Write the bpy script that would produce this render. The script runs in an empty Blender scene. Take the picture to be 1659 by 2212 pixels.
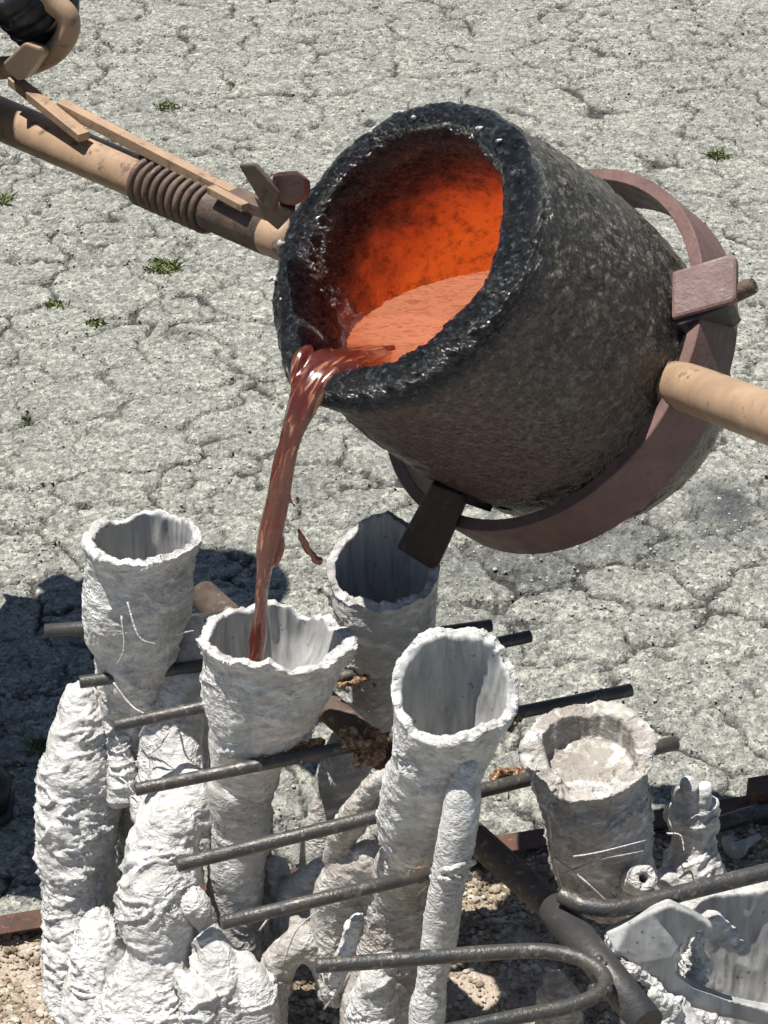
import bpy, bmesh, math, random
import numpy as np
from mathutils import Vector, Matrix
random.seed(7); rng = np.random.default_rng(7)
sc = bpy.context.scene
# ---------------------------------------------------------------- camera, sky, sun, exposure
PITCH = math.radians(33); CAMH = 1.8; FPX = 4790.0
cd = bpy.data.cameras.new('camera'); cam = bpy.data.objects.new('camera', cd); sc.collection.objects.link(cam)
cam.location = (0, 0, CAMH); cam.rotation_euler = (math.pi/2 - PITCH, 0, 0)
cd.sensor_fit = 'VERTICAL'; cd.sensor_height = 24; cd.lens = 12/(1106/FPX); cd.clip_end = 500; cd.clip_start = 0.05
sc.camera = cam
SUN_EL = math.radians(73); SUN_V = Vector((-1.0, 0.30, 0)).normalized()   # horizontal direction towards the sun
sunv = Vector((SUN_V.x*math.cos(SUN_EL), SUN_V.y*math.cos(SUN_EL), math.sin(SUN_EL)))
w = bpy.data.worlds.new('World'); sc.world = w; w.use_nodes = True
wn = w.node_tree.nodes; wl = w.node_tree.links
sky = wn.new('ShaderNodeTexSky'); sky.sky_type = 'NISHITA'; sky.sun_disc = False
sky.sun_elevation = SUN_EL; sky.sun_rotation = math.atan2(SUN_V.x, SUN_V.y)
sky.air_density = 1.0; sky.dust_density = 0.6; sky.ozone_density = 1.5
wn['Background'].inputs['Strength'].default_value = 0.05
wl.new(sky.outputs[0], wn['Background'].inputs[0])
sd = bpy.data.lights.new('sun', 'SUN'); sd.energy = 5.0; sd.angle = math.radians(0.5); sd.color = (1.0, 0.965, 0.91)
so = bpy.data.objects.new('sun', sd); sc.collection.objects.link(so); so.rotation_euler = sunv.to_track_quat('Z', 'Y').to_euler()
sc.view_settings.view_transform = 'Standard'; sc.view_settings.look = 'None'
sc.view_settings.exposure = 0.47; sc.view_settings.gamma = 1; sc.view_settings.use_curve_mapping = False

# ---------------------------------------------------------------- helpers: places
FW = np.array([0, math.cos(PITCH), -math.sin(PITCH)]); UP = np.array([0, math.sin(PITCH), math.cos(PITCH)])
RT = np.array([1.0, 0, 0]); CAM = np.array([0, 0, CAMH])
def ray(px, py): return FW + RT*(px-829.5)/FPX - UP*(py-1106)/FPX
def W(px, py, y):
    d = ray(px, py); return CAM + d*(y/d[1])
def Wz(px, py, z):
    d = ray(px, py); return CAM + d*((z-CAMH)/d[2])
def Wp(px, py, P0, n):
    d = ray(px, py); return CAM + d*(np.dot(P0-CAM, n)/np.dot(d, n))
def M(rpx, P): return rpx*np.dot(np.asarray(P)-CAM, FW)/FPX       # measured size -> metres at P
def nrm(v): v = np.asarray(v, float); return v/np.linalg.norm(v)

# ---------------------------------------------------------------- helpers: noise
def _h(ix, iy, iz, seed):
    n = (ix*374761393 + iy*668265263 + iz*2147483647 + seed*974634777) & 0xffffffff
    n = ((n ^ (n >> 13))*1274126177) & 0xffffffff
    n = (n ^ (n >> 16)); n = (n*2246822519) & 0xffffffff
    return ((n ^ (n >> 15)) & 0xffffff)/float(0xffffff)
def vnoise(P, seed=0):
    P = np.asarray(P, float); f = np.floor(P); i = f.astype(np.int64); t = P-f; t = t*t*t*(t*(t*6-15)+10)
    r = 0
    for dx in (0, 1):
        wx = t[:, 0] if dx else 1-t[:, 0]
        for dy in (0, 1):
            wy = t[:, 1] if dy else 1-t[:, 1]
            for dz in (0, 1):
                wz = t[:, 2] if dz else 1-t[:, 2]
                r = r + wx*wy*wz*_h(i[:, 0]+dx, i[:, 1]+dy, i[:, 2]+dz, seed)
    return r*2-1
def fbm(P, oct=4, seed=0, rid=False):
    r = 0; a = 1; s = 0
    for o in range(oct):
        n = vnoise(P*(2.03**o)+17.3*o, seed+o)
        if rid: n = 1-2*np.abs(n)
        r = r+a*n; s += a; a *= 0.5
    return r/s

# ---------------------------------------------------------------- helpers: meshes
ORG = {}
def org(o): return ORG.get(o.name, np.zeros(3)) if o is not None else np.zeros(3)
def mkmesh(name, V, F, mat=None, smooth=True):
    me = bpy.data.meshes.new(name)
    V = np.asarray(V, float)
    me.from_pydata(V.tolist(), [], F if isinstance(F, list) else F.tolist()); me.update()
    if mat is not None: me.materials.append(mat)
    if smooth: me.polygons.foreach_set('use_smooth', [True]*len(me.polygons))
    return me
def obj(name, V, F, mat, parent=None, smooth=True, loc=None, label=None, kind=None):
    """one mesh object; V in world coordinates"""
    V = np.asarray(V, float)
    base = org(parent)
    my = base if (parent is not None) else (V.mean(0) if loc is None else np.asarray(loc, float))
    me = mkmesh(name, V-my, F, mat, smooth)
    o = bpy.data.objects.new(name, me); sc.collection.objects.link(o)
    if parent is not None: o.parent = parent
    else: o.location = my
    ORG[o.name] = my
    if label: o['label'] = label
    if kind: o['kind'] = kind
    return o
def thing(name, loc, label, cat, group=None):
    o = bpy.data.objects.new(name, None); sc.collection.objects.link(o); o.location = tuple(loc); o.empty_display_size = .02
    ORG[o.name] = np.asarray(loc, float); tag(o, label, cat, group); return o
def tag(o, label, cat, group=None):
    o['label'] = label; o['category'] = cat
    if group: o['group'] = group
    return o
def gridF(n, m, wrap=True, off=0, flip=False):
    i = np.arange(n-1)[:, None]; j = np.arange(m if wrap else m-1)[None, :]; j2 = (j+1) % m
    a = i*m+j; b = i*m+j2; c = (i+1)*m+j2; d = (i+1)*m+j
    F = np.stack([a+0*b, b, c, d], -1).reshape(-1, 4)+off
    return F[:, ::-1] if flip else F
def frames(P, N0=None):
    P = np.asarray(P, float); T = np.gradient(P, axis=0); T /= np.linalg.norm(T, axis=1)[:, None]
    n = np.cross(T[0], [0, -1, 0.3]) if N0 is None else np.asarray(N0, float)
    if np.linalg.norm(n) < 1e-3: n = np.cross(T[0], [1, 0, 0])
    Ns = []
    for t in T:
        n = n-t*np.dot(n, t); n = n/np.linalg.norm(n); Ns.append(n)
    Ns = np.array(Ns); return T, Ns, np.cross(T, Ns)
def resample(P, R, n):
    """Catmull-Rom through points P with radii R"""
    P = np.asarray(P, float); R = np.asarray(R, float).reshape(len(P), -1); Q = np.hstack([P, R]); k = len(Q)
    if k == 2: 
        t = np.linspace(0, 1, n)[:, None]; q = Q[0]*(1-t)+Q[1]*t; return q[:, :3], q[:, 3:]
    E = np.vstack([2*Q[0]-Q[1], Q, 2*Q[-1]-Q[-2]]); out = []
    for u in np.linspace(0, k-1-1e-6, n):
        i = int(u); t = u-i; a, b, c, d = E[i], E[i+1], E[i+2], E[i+3]
        out.append(.5*(2*b+(c-a)*t+(2*a-5*b+4*c-d)*t*t+(3*b-a-3*c+d)*t**3))
    q = np.array(out); return q[:, :3], q[:, 3:]
def tube(P, R, seg=24, n=None, flat=None, N0=None, cap=True):
    """closed swept tube with caps -> V,F(list)"""
    P = np.asarray(P, float); R = np.ones(len(P))*R if np.isscalar(R) else np.asarray(R, float)
    if n: P, R = resample(P, R, n)
    R = R.reshape(len(P), -1); T, N, B = frames(P, N0)
    a = np.linspace(0, 2*math.pi, seg, endpoint=False)
    r1 = R[:, :1]; r2 = R[:, 1:2] if R.shape[1] > 1 else R[:, :1]
    V = P[:, None, :]+N[:, None, :]*(r1*np.cos(a)[None])[..., None]+B[:, None, :]*(r2*np.sin(a)[None])[..., None]
    k = len(P); V = V.reshape(-1, 3); F = gridF(k, seg, flip=False).tolist()
    if cap:
        F.append([j for j in range(seg)][::-1]); F.append([(k-1)*seg+j for j in range(seg)])
    return V, F
def merge(parts):
    Vs = []; Fs = []; o = 0
    for V, F in parts:
        Vs.append(np.asarray(V)); F = F if isinstance(F, list) else F.tolist()
        Fs += [[i+o for i in f] for f in F]; o += len(V)
    return np.vstack(Vs), Fs
def blob(c, r, sub=2, sq=(1, 1, 1)):
    bm = bmesh.new(); bmesh.ops.create_icosphere(bm, subdivisions=sub, radius=1)
    V = np.array([v.co[:] for v in bm.verts])*np.array(sq)*r+np.asarray(c); F = [[v.index for v in f.verts] for f in bm.faces]; bm.free(); return V, F
def chain(nodes, seg=20, step=None):
    """nodes (px,py,rpx,y) -> capsule like closed tube"""
    P = [W(a, b, y) for a, b, r, y in nodes]; R = [M(nd[2], p) for nd, p in zip(nodes, P)]
    n = max(6, len(nodes)*5); P, R = resample(P, R, n); R = R[:, 0]
    # rounded ends
    V, F = tube(P, R, seg); return merge([(V, F), blob(P[0], R[0]*.98), blob(P[-1], R[-1]*.98)])
def remesh(parts, voxel):
    V, F = merge(parts); me = mkmesh('tmp', V, F)
    bm = bmesh.new(); bm.from_mesh(me); bmesh.ops.recalc_face_normals(bm, faces=bm.faces); bm.to_mesh(me); bm.free()
    o = bpy.data.objects.new('tmp', me); sc.collection.objects.link(o)
    m = o.modifiers.new('r', 'REMESH'); m.mode = 'VOXEL'; m.voxel_size = voxel; m.adaptivity = 0
    s = o.modifiers.new('s', 'SMOOTH'); s.iterations = 1; s.factor = .4
    dg = bpy.context.evaluated_depsgraph_get(); dg.update(); ev = o.evaluated_get(dg); m2 = ev.to_mesh()
    n = len(m2.vertices); V = np.empty(n*3); m2.vertices.foreach_get('co', V); V = V.reshape(-1, 3)
    N = np.empty(n*3); m2.vertex_normals.foreach_get('vector', N); N = N.reshape(-1, 3)
    F = [list(p.vertices) for p in m2.polygons]
    ev.to_mesh_clear(); bpy.data.objects.remove(o); bpy.data.meshes.remove(me); return V, N, F
def w3(Q, seed):
    """crumpled facets: distance to the nearest of scattered points, sharp creases between cells"""
    f = np.floor(Q).astype(np.int64); d1 = np.full(len(Q), 9.)
    for dx in (-1, 0, 1):
        for dy in (-1, 0, 1):
            for dz in (-1, 0, 1):
                ix, iy, iz = f[:, 0]+dx, f[:, 1]+dy, f[:, 2]+dz
                d = (Q[:, 0]-ix-_h(ix, iy, iz, seed))**2+(Q[:, 1]-iy-_h(ix, iy, iz, seed+1))**2+(Q[:, 2]-iz-_h(ix, iy, iz, seed+2))**2
                d1 = np.minimum(d1, d)
    return np.sqrt(d1)-.5
def crinkle(P, seed, stretch=(1, 1, 1.35), rough=1.0):
    Q = P*np.array(stretch)
    wv = np.stack([fbm(Q*22+5, 2, seed+50), fbm(Q*22+9, 2, seed+60), fbm(Q*22+13, 2, seed+70)], 1)
    Q = Q+wv*.012
    a = fbm(Q*13, 2, seed)*.008
    k = np.clip(fbm(Q*9, 2, seed+30)*1.3+.45, 0, 1)
    b = w3(Q*50, seed+3)*.0038*(.2+k)
    c = w3(Q*120+fbm(Q*60, 2, seed+5)[:, None]*.6, seed+7)*.0019*(.1+k*1.1)
    d = np.maximum(vnoise(Q*170, seed+9)-.45, 0)*.0035*k
    sl = 1 if seed % 2 else -1; Qd = np.stack([Q[:, 0]*15+sl*Q[:, 2]*12, Q[:, 1]*18, Q[:, 2]*42-sl*Q[:, 0]*26], 1); cr1 = np.maximum(0, 1-np.abs(fbm(Qd, 2, seed+12))*5.5); cr2 = np.maximum(0, 1-np.abs(fbm(Q*75, 2, seed+14))*5)
    d = d+cr1**1.5*.0046*np.clip(vnoise(Q*20, seed+15)+.4, 0, 1)+cr2*.0014*(.3+k)
    return (a+(b+c+d)*rough)
def shell_part(name, parts, mat, parent, seed, voxel=.0021, rough=1.0, amp=1.0, stretch=(1, 1, 1.35), axis=None, label=None):
    V, N, F = remesh(parts, voxel)
    d = crinkle(V, seed, stretch, rough)*amp
    if axis is None and AX and name in ('pouring_cup', 'pan'): axis = AX[-1]
    if axis is False: axis = None
    if axis is not None:
        A, Rr, th_ = axis; D = np.linalg.norm(V[:, None, :]-A[None], axis=2); k = D.argmin(1); dv = V-A[k]
        inn = (np.sum(dv*N, 1) < 0) & (D[np.arange(len(V)), k] < Rr[k]*1.25-th_*.4)
        sm = fbm(V*np.array([75, 75, 8.]), 2, seed+80, True)*.0026*amp+fbm(V*18, 2, seed+81)*.003
        topd = np.clip(np.linalg.norm(V-A[0], axis=1)-Rr[0], 0, 1)
        d = np.where(inn, sm, d)
    V = V+N*d[:, None]
    o = obj(name, V, F, mat, parent, label=label)
    if axis is not None:
        o.data.materials.append(M_fill if seed == 71 else M_lining); fi = np.array([int(inn[f].all()) for f in np.array([f[:3] for f in F])], dtype=np.int32)
        o.data.polygons.foreach_set('material_index', fi)
    return o
AX = []
def hollow(nodes, mouth_n, thick, depth, jag=.004, seed=0, rfun=None, hfun=None, seg=72, bn=None, lip=.0):
    """cup: nodes (px,py,rpx,y) from the mouth down; open at the first node. returns closed V,F"""
    P = np.array([W(a, b, y) for a, b, r, y in nodes]); R = np.array([M(nd[2], p) for nd, p in zip(nodes, P)])
    n = 44; P, R = resample(P, R, n); R = R[:, 0]
    T, _, _ = frames(P); mn = nrm(mouth_n)
    AX.append((P, R, thick))
    L = np.concatenate([[0], np.cumsum(np.linalg.norm(np.diff(P, axis=0), axis=1))])
    a = np.linspace(0, 2*math.pi, seg, endpoint=False)
    rings_o = []; rings_i = []
    ca = np.cos(a); sa = np.sin(a)
    jn = fbm(np.stack([ca*2.2, sa*2.2, np.full(seg, seed*3.1)], 1), 3, seed)*jag*1.6
    jn += fbm(np.stack([ca*9, sa*9, np.full(seg, seed*1.7)], 1), 2, seed+4)*jag*.8
    if hfun is not None: jn = jn+np.array([hfun(x) for x in a])
    for i in range(n):
        wgt = max(0, 1-L[i]/.09); ax = nrm(mn*wgt+(-T[i])*(1-wgt))
        ex = nrm(np.array([1.0, 0, 0])-ax*ax[0]); ey = np.cross(ax, ex)      # +ey is away from the camera
        rf = np.ones(seg) if rfun is None else 1+(np.array([rfun(x) for x in a])-1)*max(0, 1-L[i]/.12)
        dirs = ca[:, None]*ex+sa[:, None]*ey
        lipw = lip*math.exp(-(L[i]/.012)**2)
        push = jn*max(0, 1-L[i]/.03)
        C = P[i]
        rings_o.append(C+dirs*((R[i]+lipw)*rf)[:, None]+ax*push[:, None])
        if L[i] <= depth: rings_i.append(C+dirs*((R[i]-thick)*rf)[:, None]+ax*push[:, None])
    o = np.array(rings_o); ii = np.array(rings_i)[::-1]
    allr = np.concatenate([ii, o]); k = len(allr); V = allr.reshape(-1, 3); F = gridF(k, seg).tolist()
    F.append([j for j in range(seg)][::-1]); F.append([(k-1)*seg+j for j in range(seg)])
    return V, F
def prism(pts, y, dep, name, mat, parent, bev=.0015, dirv=(0, 1, 0), label=None, plane=None):
    Q = np.array([W(a, b, y) if plane is None else Wp(a, b, *plane) for a, b in pts]); k = len(Q)
    V = np.vstack([Q, Q+np.asarray(dirv, float)*dep]); F = [list(range(k)), list(range(k, 2*k))[::-1]]
    for i in range(k): j = (i+1) % k; F.append([i, i+k, j+k, j])
    return solid(V, F, name, mat, parent, bev, label)
def solid(V, F, name, mat, parent, bev=.0015, label=None):
    me = mkmesh('t', V, F, smooth=False); bm = bmesh.new(); bm.from_mesh(me); bmesh.ops.recalc_face_normals(bm, faces=bm.faces)
    if bev: bmesh.ops.bevel(bm, geom=bm.edges[:], offset=bev, segments=2, affect='EDGES', profile=.6, clamp_overlap=True)
    V = np.array([v.co[:] for v in bm.verts]); F = [[v.index for v in f.verts] for f in bm.faces]; bm.free(); bpy.data.meshes.remove(me)
    return obj(name, V, F, mat, parent, smooth=False, label=label)
def beam(A, B, wd, th, side, name, mat, parent, bev=.001, label=None):
    A = np.asarray(A); B = np.asarray(B); t = nrm(B-A); s = nrm(np.asarray(side)-t*np.dot(side, t)); u = np.cross(t, s)
    V = [A+s*i*wd/2+u*j*th/2 for i, j in ((-1, -1), (1, -1), (1, 1), (-1, 1))]+[B+s*i*wd/2+u*j*th/2 for i, j in ((-1, -1), (1, -1), (1, 1), (-1, 1))]
    F = [[0, 1, 2, 3], [7, 6, 5, 4]]+[[i, i+4, (i+1) % 4+4, (i+1) % 4] for i in range(4)]
    return solid(np.array(V), F, name, mat, parent, bev, label)

# ---------------------------------------------------------------- helpers: materials
class NT:
    def __init__(s, name):
        s.m = bpy.data.materials.new(name); s.m.use_nodes = True; s.t = s.m.node_tree; s.b = s.t.nodes['Principled BSDF']
        s.co = s.t.nodes.new('ShaderNodeTexCoord').outputs['Object']
    def n(s, k, **kw):
        nd = s.t.nodes.new(k)
        for a, v in kw.items():
            if a.startswith('i_'):
                key = a[2:].replace('_', ' '); nd.inputs[int(key) if key.isdigit() else key].default_value = v
            else: setattr(nd, a, v)
        return nd
    def l(s, a, b): s.t.links.new(a, b)
    def noise(s, scale, detail=4, rough=.55, dist=0, co=None, vec=None, dim='3D'):
        nd = s.n('ShaderNodeTexNoise', i_Scale=scale, i_Detail=detail, i_Roughness=rough, i_Distortion=dist)
        s.l(co or s.co, nd.inputs['Vector']); return nd.outputs['Fac']
    def mapping(s, scale=(1, 1, 1), co=None):
        nd = s.n('ShaderNodeMapping'); nd.inputs['Scale'].default_value = scale; s.l(co or s.co, nd.inputs[0]); return nd.outputs[0]
    def voro(s, scale, feat='F1', out='Distance', co=None, rnd=1):
        nd = s.n('ShaderNodeTexVoronoi', feature=feat, i_Scale=scale, i_Randomness=rnd); s.l(co or s.co, nd.inputs['Vector']); return nd.outputs[out]
    def ramp(s, fac, stops, interp='LINEAR'):
        nd = s.n('ShaderNodeValToRGB'); r = nd.color_ramp; r.interpolation = interp
        while len(r.elements) < len(stops): r.elements.new(.5)
        for e, (p, c) in zip(r.elements, stops):
            e.position = p; e.color = (c, c, c, 1) if np.isscalar(c) else (*c, 1)
        s.l(fac, nd.inputs[0]); return nd.outputs[0]
    def mix(s, f, a, b, mode='MIX'):
        nd = s.n('ShaderNodeMix', data_type='RGBA', blend_type=mode)
        for k, v in ((0, f), (6, a), (7, b)):
            if hasattr(v, 'is_output'): s.l(v, nd.inputs[k])
            else: nd.inputs[k].default_value = v if k == 0 else ((v, v, v, 1) if np.isscalar(v) else (*v, 1))
        return nd.outputs[2]
    def math(s, op, a, b=0):
        nd = s.n('ShaderNodeMath', operation=op)
        for k, v in ((0, a), (1, b)):
            if hasattr(v, 'is_output'): s.l(v, nd.inputs[k])
            else: nd.inputs[k].default_value = v
        return nd.outputs[0]
    def bump(s, h, strength=.5, dist=.002, prev=None):
        nd = s.n('ShaderNodeBump', i_Distance=dist); s.l(h, nd.inputs['Height'])
        if hasattr(strength, 'is_output'): s.l(strength, nd.inputs['Strength'])
        else: nd.inputs['Strength'].default_value = strength
        if prev is not None: s.l(prev, nd.inputs['Normal'])
        return nd.outputs[0]
    def done(s, col=None, rough=None, nor=None, metal=None, spec=None, emis=None, estr=None):
        for key, v in (('Base Color', col), ('Roughness', rough), ('Normal', nor), ('Metallic', metal), ('Specular IOR Level', spec), ('Emission Color', emis), ('Emission Strength', estr)):
            if v is None: continue
            if hasattr(v, 'is_output'): s.l(v, s.b.inputs[key])
            else: s.b.inputs[key].default_value = v if (np.isscalar(v)) else (*v, 1)
        return s.m

def mat_asphalt():
    t = NT('weathered_asphalt')
    at = t.n('ShaderNodeAttribute', attribute_name='crack').outputs['Fac']
    c1 = t.voro(135, out='Color'); sep = t.n('ShaderNodeSeparateColor'); t.l(c1, sep.inputs[0])
    grain = t.ramp(sep.outputs[0], [(0, (.06, .06, .055)), (.15, (.20, .20, .18)), (.5, (.37, .37, .325)), (.75, (.50, .50, .425)), (1, (.80, .78, .66))])
    c2 = t.voro(330, out='Color'); sep2 = t.n('ShaderNodeSeparateColor'); t.l(c2, sep2.inputs[0])
    g2 = t.ramp(sep2.outputs[1], [(0, (.08, .085, .08)), (.25, (.28, .285, .25)), (1, (.58, .575, .49))])
    col = t.mix(.45, grain, g2)
    big = t.noise(3.2, 5, .65); col = t.mix(t.ramp(big, [(.42, .0), (.66, .22)]), col, (.20, .205, .195))
    mid = t.noise(26, 4, .7, co=t.mapping((.6, 1.3, 1))); col = t.mix(t.ramp(mid, [(.38, .45), (.55, 0)]), col, (.17, .17, .16))
    fine = t.noise(420, 2, .6); col = t.mix(t.ramp(fine, [(.34, .6), (.46, 0)]), col, (.07, .07, .07))
    st = t.n('ShaderNodeAttribute', attribute_name='stain').outputs['Fac']
    col = t.mix(st, col, (.055, .06, .065))
    col = t.mix(t.ramp(at, [(.04, 0), (.68, .9)]), col, (.045, .044, .04))
    h = t.math('ADD', t.voro(150), t.math('MULTIPLY', t.noise(260, 3, .7), 1.2))
    n = t.bump(h, .9, .005)
    return t.done(col, .85, n, spec=.3)
def mat_shell(name, tint=(.65, .64, .62), dirt=(.27, .245, .215), dirty=.5):
    t = NT(name)
    co = t.mapping((1, 1, 1.6))
    a = t.noise(24, 5, .65, .6, co=co); b = t.noise(120, 4, .7, 1.0, co=co)
    col = t.mix(t.ramp(a, [(.38, dirty), (.6, 0)]), tint, dirt)
    col = t.mix(t.ramp(b, [(.34, .75), (.5, 0)]), col, (.33, .32, .305))
    col = t.mix(t.ramp(t.noise(60, 3, .6, co=co), [(.52, 0), (.7, .7)]), col, (.82, .82, .81))
    dn = t.n('ShaderNodeTexNoise', i_Scale=40, i_Detail=3, i_Roughness=.6); t.l(co, dn.inputs['Vector'])
    vm = t.n('ShaderNodeVectorMath', operation='MULTIPLY_ADD'); t.l(dn.outputs['Color'], vm.inputs[0]); vm.inputs[1].default_value = (.03, .03, .03); t.l(co, vm.inputs[2])
    v1 = t.voro(150, co=vm.outputs[0]); v2 = t.voro(360, co=vm.outputs[0])
    n1 = t.bump(v1, t.ramp(t.noise(14, 2), [(.4, .1), (.62, .7)]), .0045)
    n1 = t.bump(v2, .35, .002, n1)
    n2 = t.bump(t.noise(500, 3, .7), .5, .0010, n1)
    return t.done(col, .62, n2, spec=.35)
def mat_metal(name, base, var, rough=.5, spots=None, scale=30, bumps=.4, metal=0.0, spec=.5):
    t = NT(name); a = t.noise(scale, 5, .65, .3); col = t.mix(t.ramp(a, [(.35, 1), (.65, 0)]), base, var)
    if spots: col = t.mix(t.ramp(t.noise(scale*3.3, 4, .7), [(.57, 0), (.66, .9)]), col, spots)
    r = t.ramp(t.noise(scale*2, 3), [(.3, max(0, rough-.12)), (.7, min(1, rough+.15))])
    n = t.bump(t.math('ADD', t.noise(scale*9, 3, .6), t.math('MULTIPLY', t.noise(scale*1.3, 2), .8)), bumps, .0012)
    return t.done(col, r, n, metal=metal, spec=spec)
M_asph = mat_asphalt()
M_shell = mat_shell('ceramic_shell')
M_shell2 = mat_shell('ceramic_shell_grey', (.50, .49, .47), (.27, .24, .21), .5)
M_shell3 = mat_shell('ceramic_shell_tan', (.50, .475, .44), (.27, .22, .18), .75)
def mat_lining():
    t = NT('smooth_grey_lining'); co = t.mapping((1, 1, .18))
    col = t.ramp(t.noise(70, 4, .6, .4, co=co), [(.3, (.27, .27, .265)), (.5, (.42, .42, .41)), (.75, (.56, .555, .54))])
    col = t.mix(t.ramp(t.noise(150, 2, .5), [(.68, 0), (.72, .7)]), col, (.12, .12, .12))
    return t.done(col, .6, t.bump(t.noise(60, 4, .6, co=co), .5, .0015), spec=.35)
M_lining = mat_lining()
M_fill = mat_shell('dull_tan_fill', (.34, .31, .27), (.22, .19, .16), .6)
M_tan = mat_metal('tan_paint', (.42, .285, .18), (.31, .205, .135), .5, (.15, .105, .08), 16, .35)
M_tand = mat_metal('scorched_shaded_tan_paint', (.16, .105, .078), (.075, .05, .038), .6, (.05, .038, .03), 26, .6)  # dark tan: scorch on the fittings, painted shade on the sleeve
M_pink = mat_metal('primer_brown_steel', (.185, .105, .092), (.12, .07, .062), .55, (.10, .06, .05), 24, .6)
M_rod = mat_metal('dark_steel_rod', (.05, .052, .054), (.10, .088, .075), .42, (.22, .20, .17), 34, .7, metal=.3)
M_spine = mat_metal('worn_steel_bar', (.05, .052, .055), (.075, .07, .066), .45, (.13, .10, .08), 22, .5, metal=.3)
M_rust = mat_metal('rusty_bar', (.125, .09, .068), (.06, .04, .03), .7, (.24, .19, .15), 30, .8)
M_clipd = mat_metal('shaded_brown_steel', (.040, .024, .020), (.020, .013, .012), .65, (.07, .04, .03), 30, .6)  # near-black brown, the lower clip's shade is put into its colour
M_tray = mat_metal('rust_brown_steel', (.11, .05, .032), (.06, .03, .022), .75, (.19, .09, .05), 30, .6)
M_black = mat_metal('black_steel', (.022, .022, .024), (.035, .033, .033), .5, None, 30, .3)
M_cloth = mat_metal('dark_trouser_cloth', (.012, .014, .022), (.020, .022, .03), .9, None, 18, .6, spec=.2)
M_leather = mat_metal('black_leather', (.010, .010, .012), (.02, .02, .022), .42, None, 26, .5)
def mat_slag():
    t = NT('golden_slag'); a = t.noise(160, 4, .7, .8)
    col = t.ramp(a, [(.3, (.05, .025, .015)), (.47, (.22, .12, .06)), (.6, (.55, .36, .22)), (.75, (.80, .66, .50))])
    return t.done(col, .32, t.bump(t.noise(300, 3, .7), 1, .003), metal=.55)
M_slag = mat_slag()
def mat_sand():
    t = NT('gritty_sand'); c = t.voro(210, out='Color'); s = t.n('ShaderNodeSeparateColor'); t.l(c, s.inputs[0])
    col = t.ramp(s.outputs[0], [(0, (.13, .10, .07)), (.4, (.27, .215, .15)), (.8, (.42, .355, .26)), (1, (.60, .54, .44))])
    smooth = t.ramp(t.noise(7, 3, .6), [(.42, 0), (.52, 1)]); col = t.mix(smooth, (.44, .36, .29), col)
    h = t.math('ADD', t.voro(210), t.noise(90, 4, .7)); return t.done(col, .9, t.bump(h, .8, .004), spec=.2)
M_sand = mat_sand()
def mat_pebble():
    t = NT('pebbles'); oi = t.noise(55, 0); col = t.ramp(oi, [(.3, (.18, .13, .09)), (.5, (.34, .28, .21)), (.7, (.55, .50, .42))]); return t.done(col, .8, t.bump(t.noise(400, 3), .4, .001))
M_peb = mat_pebble()
def mat_grass():
    t = NT('grass_blades'); a = t.noise(40, 2); col = t.ramp(a, [(.3, (.08, .12, .03)), (.7, (.22, .25, .10))]); return t.done(col, .7)
M_grass = mat_grass()
RIM_R = .16
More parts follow.
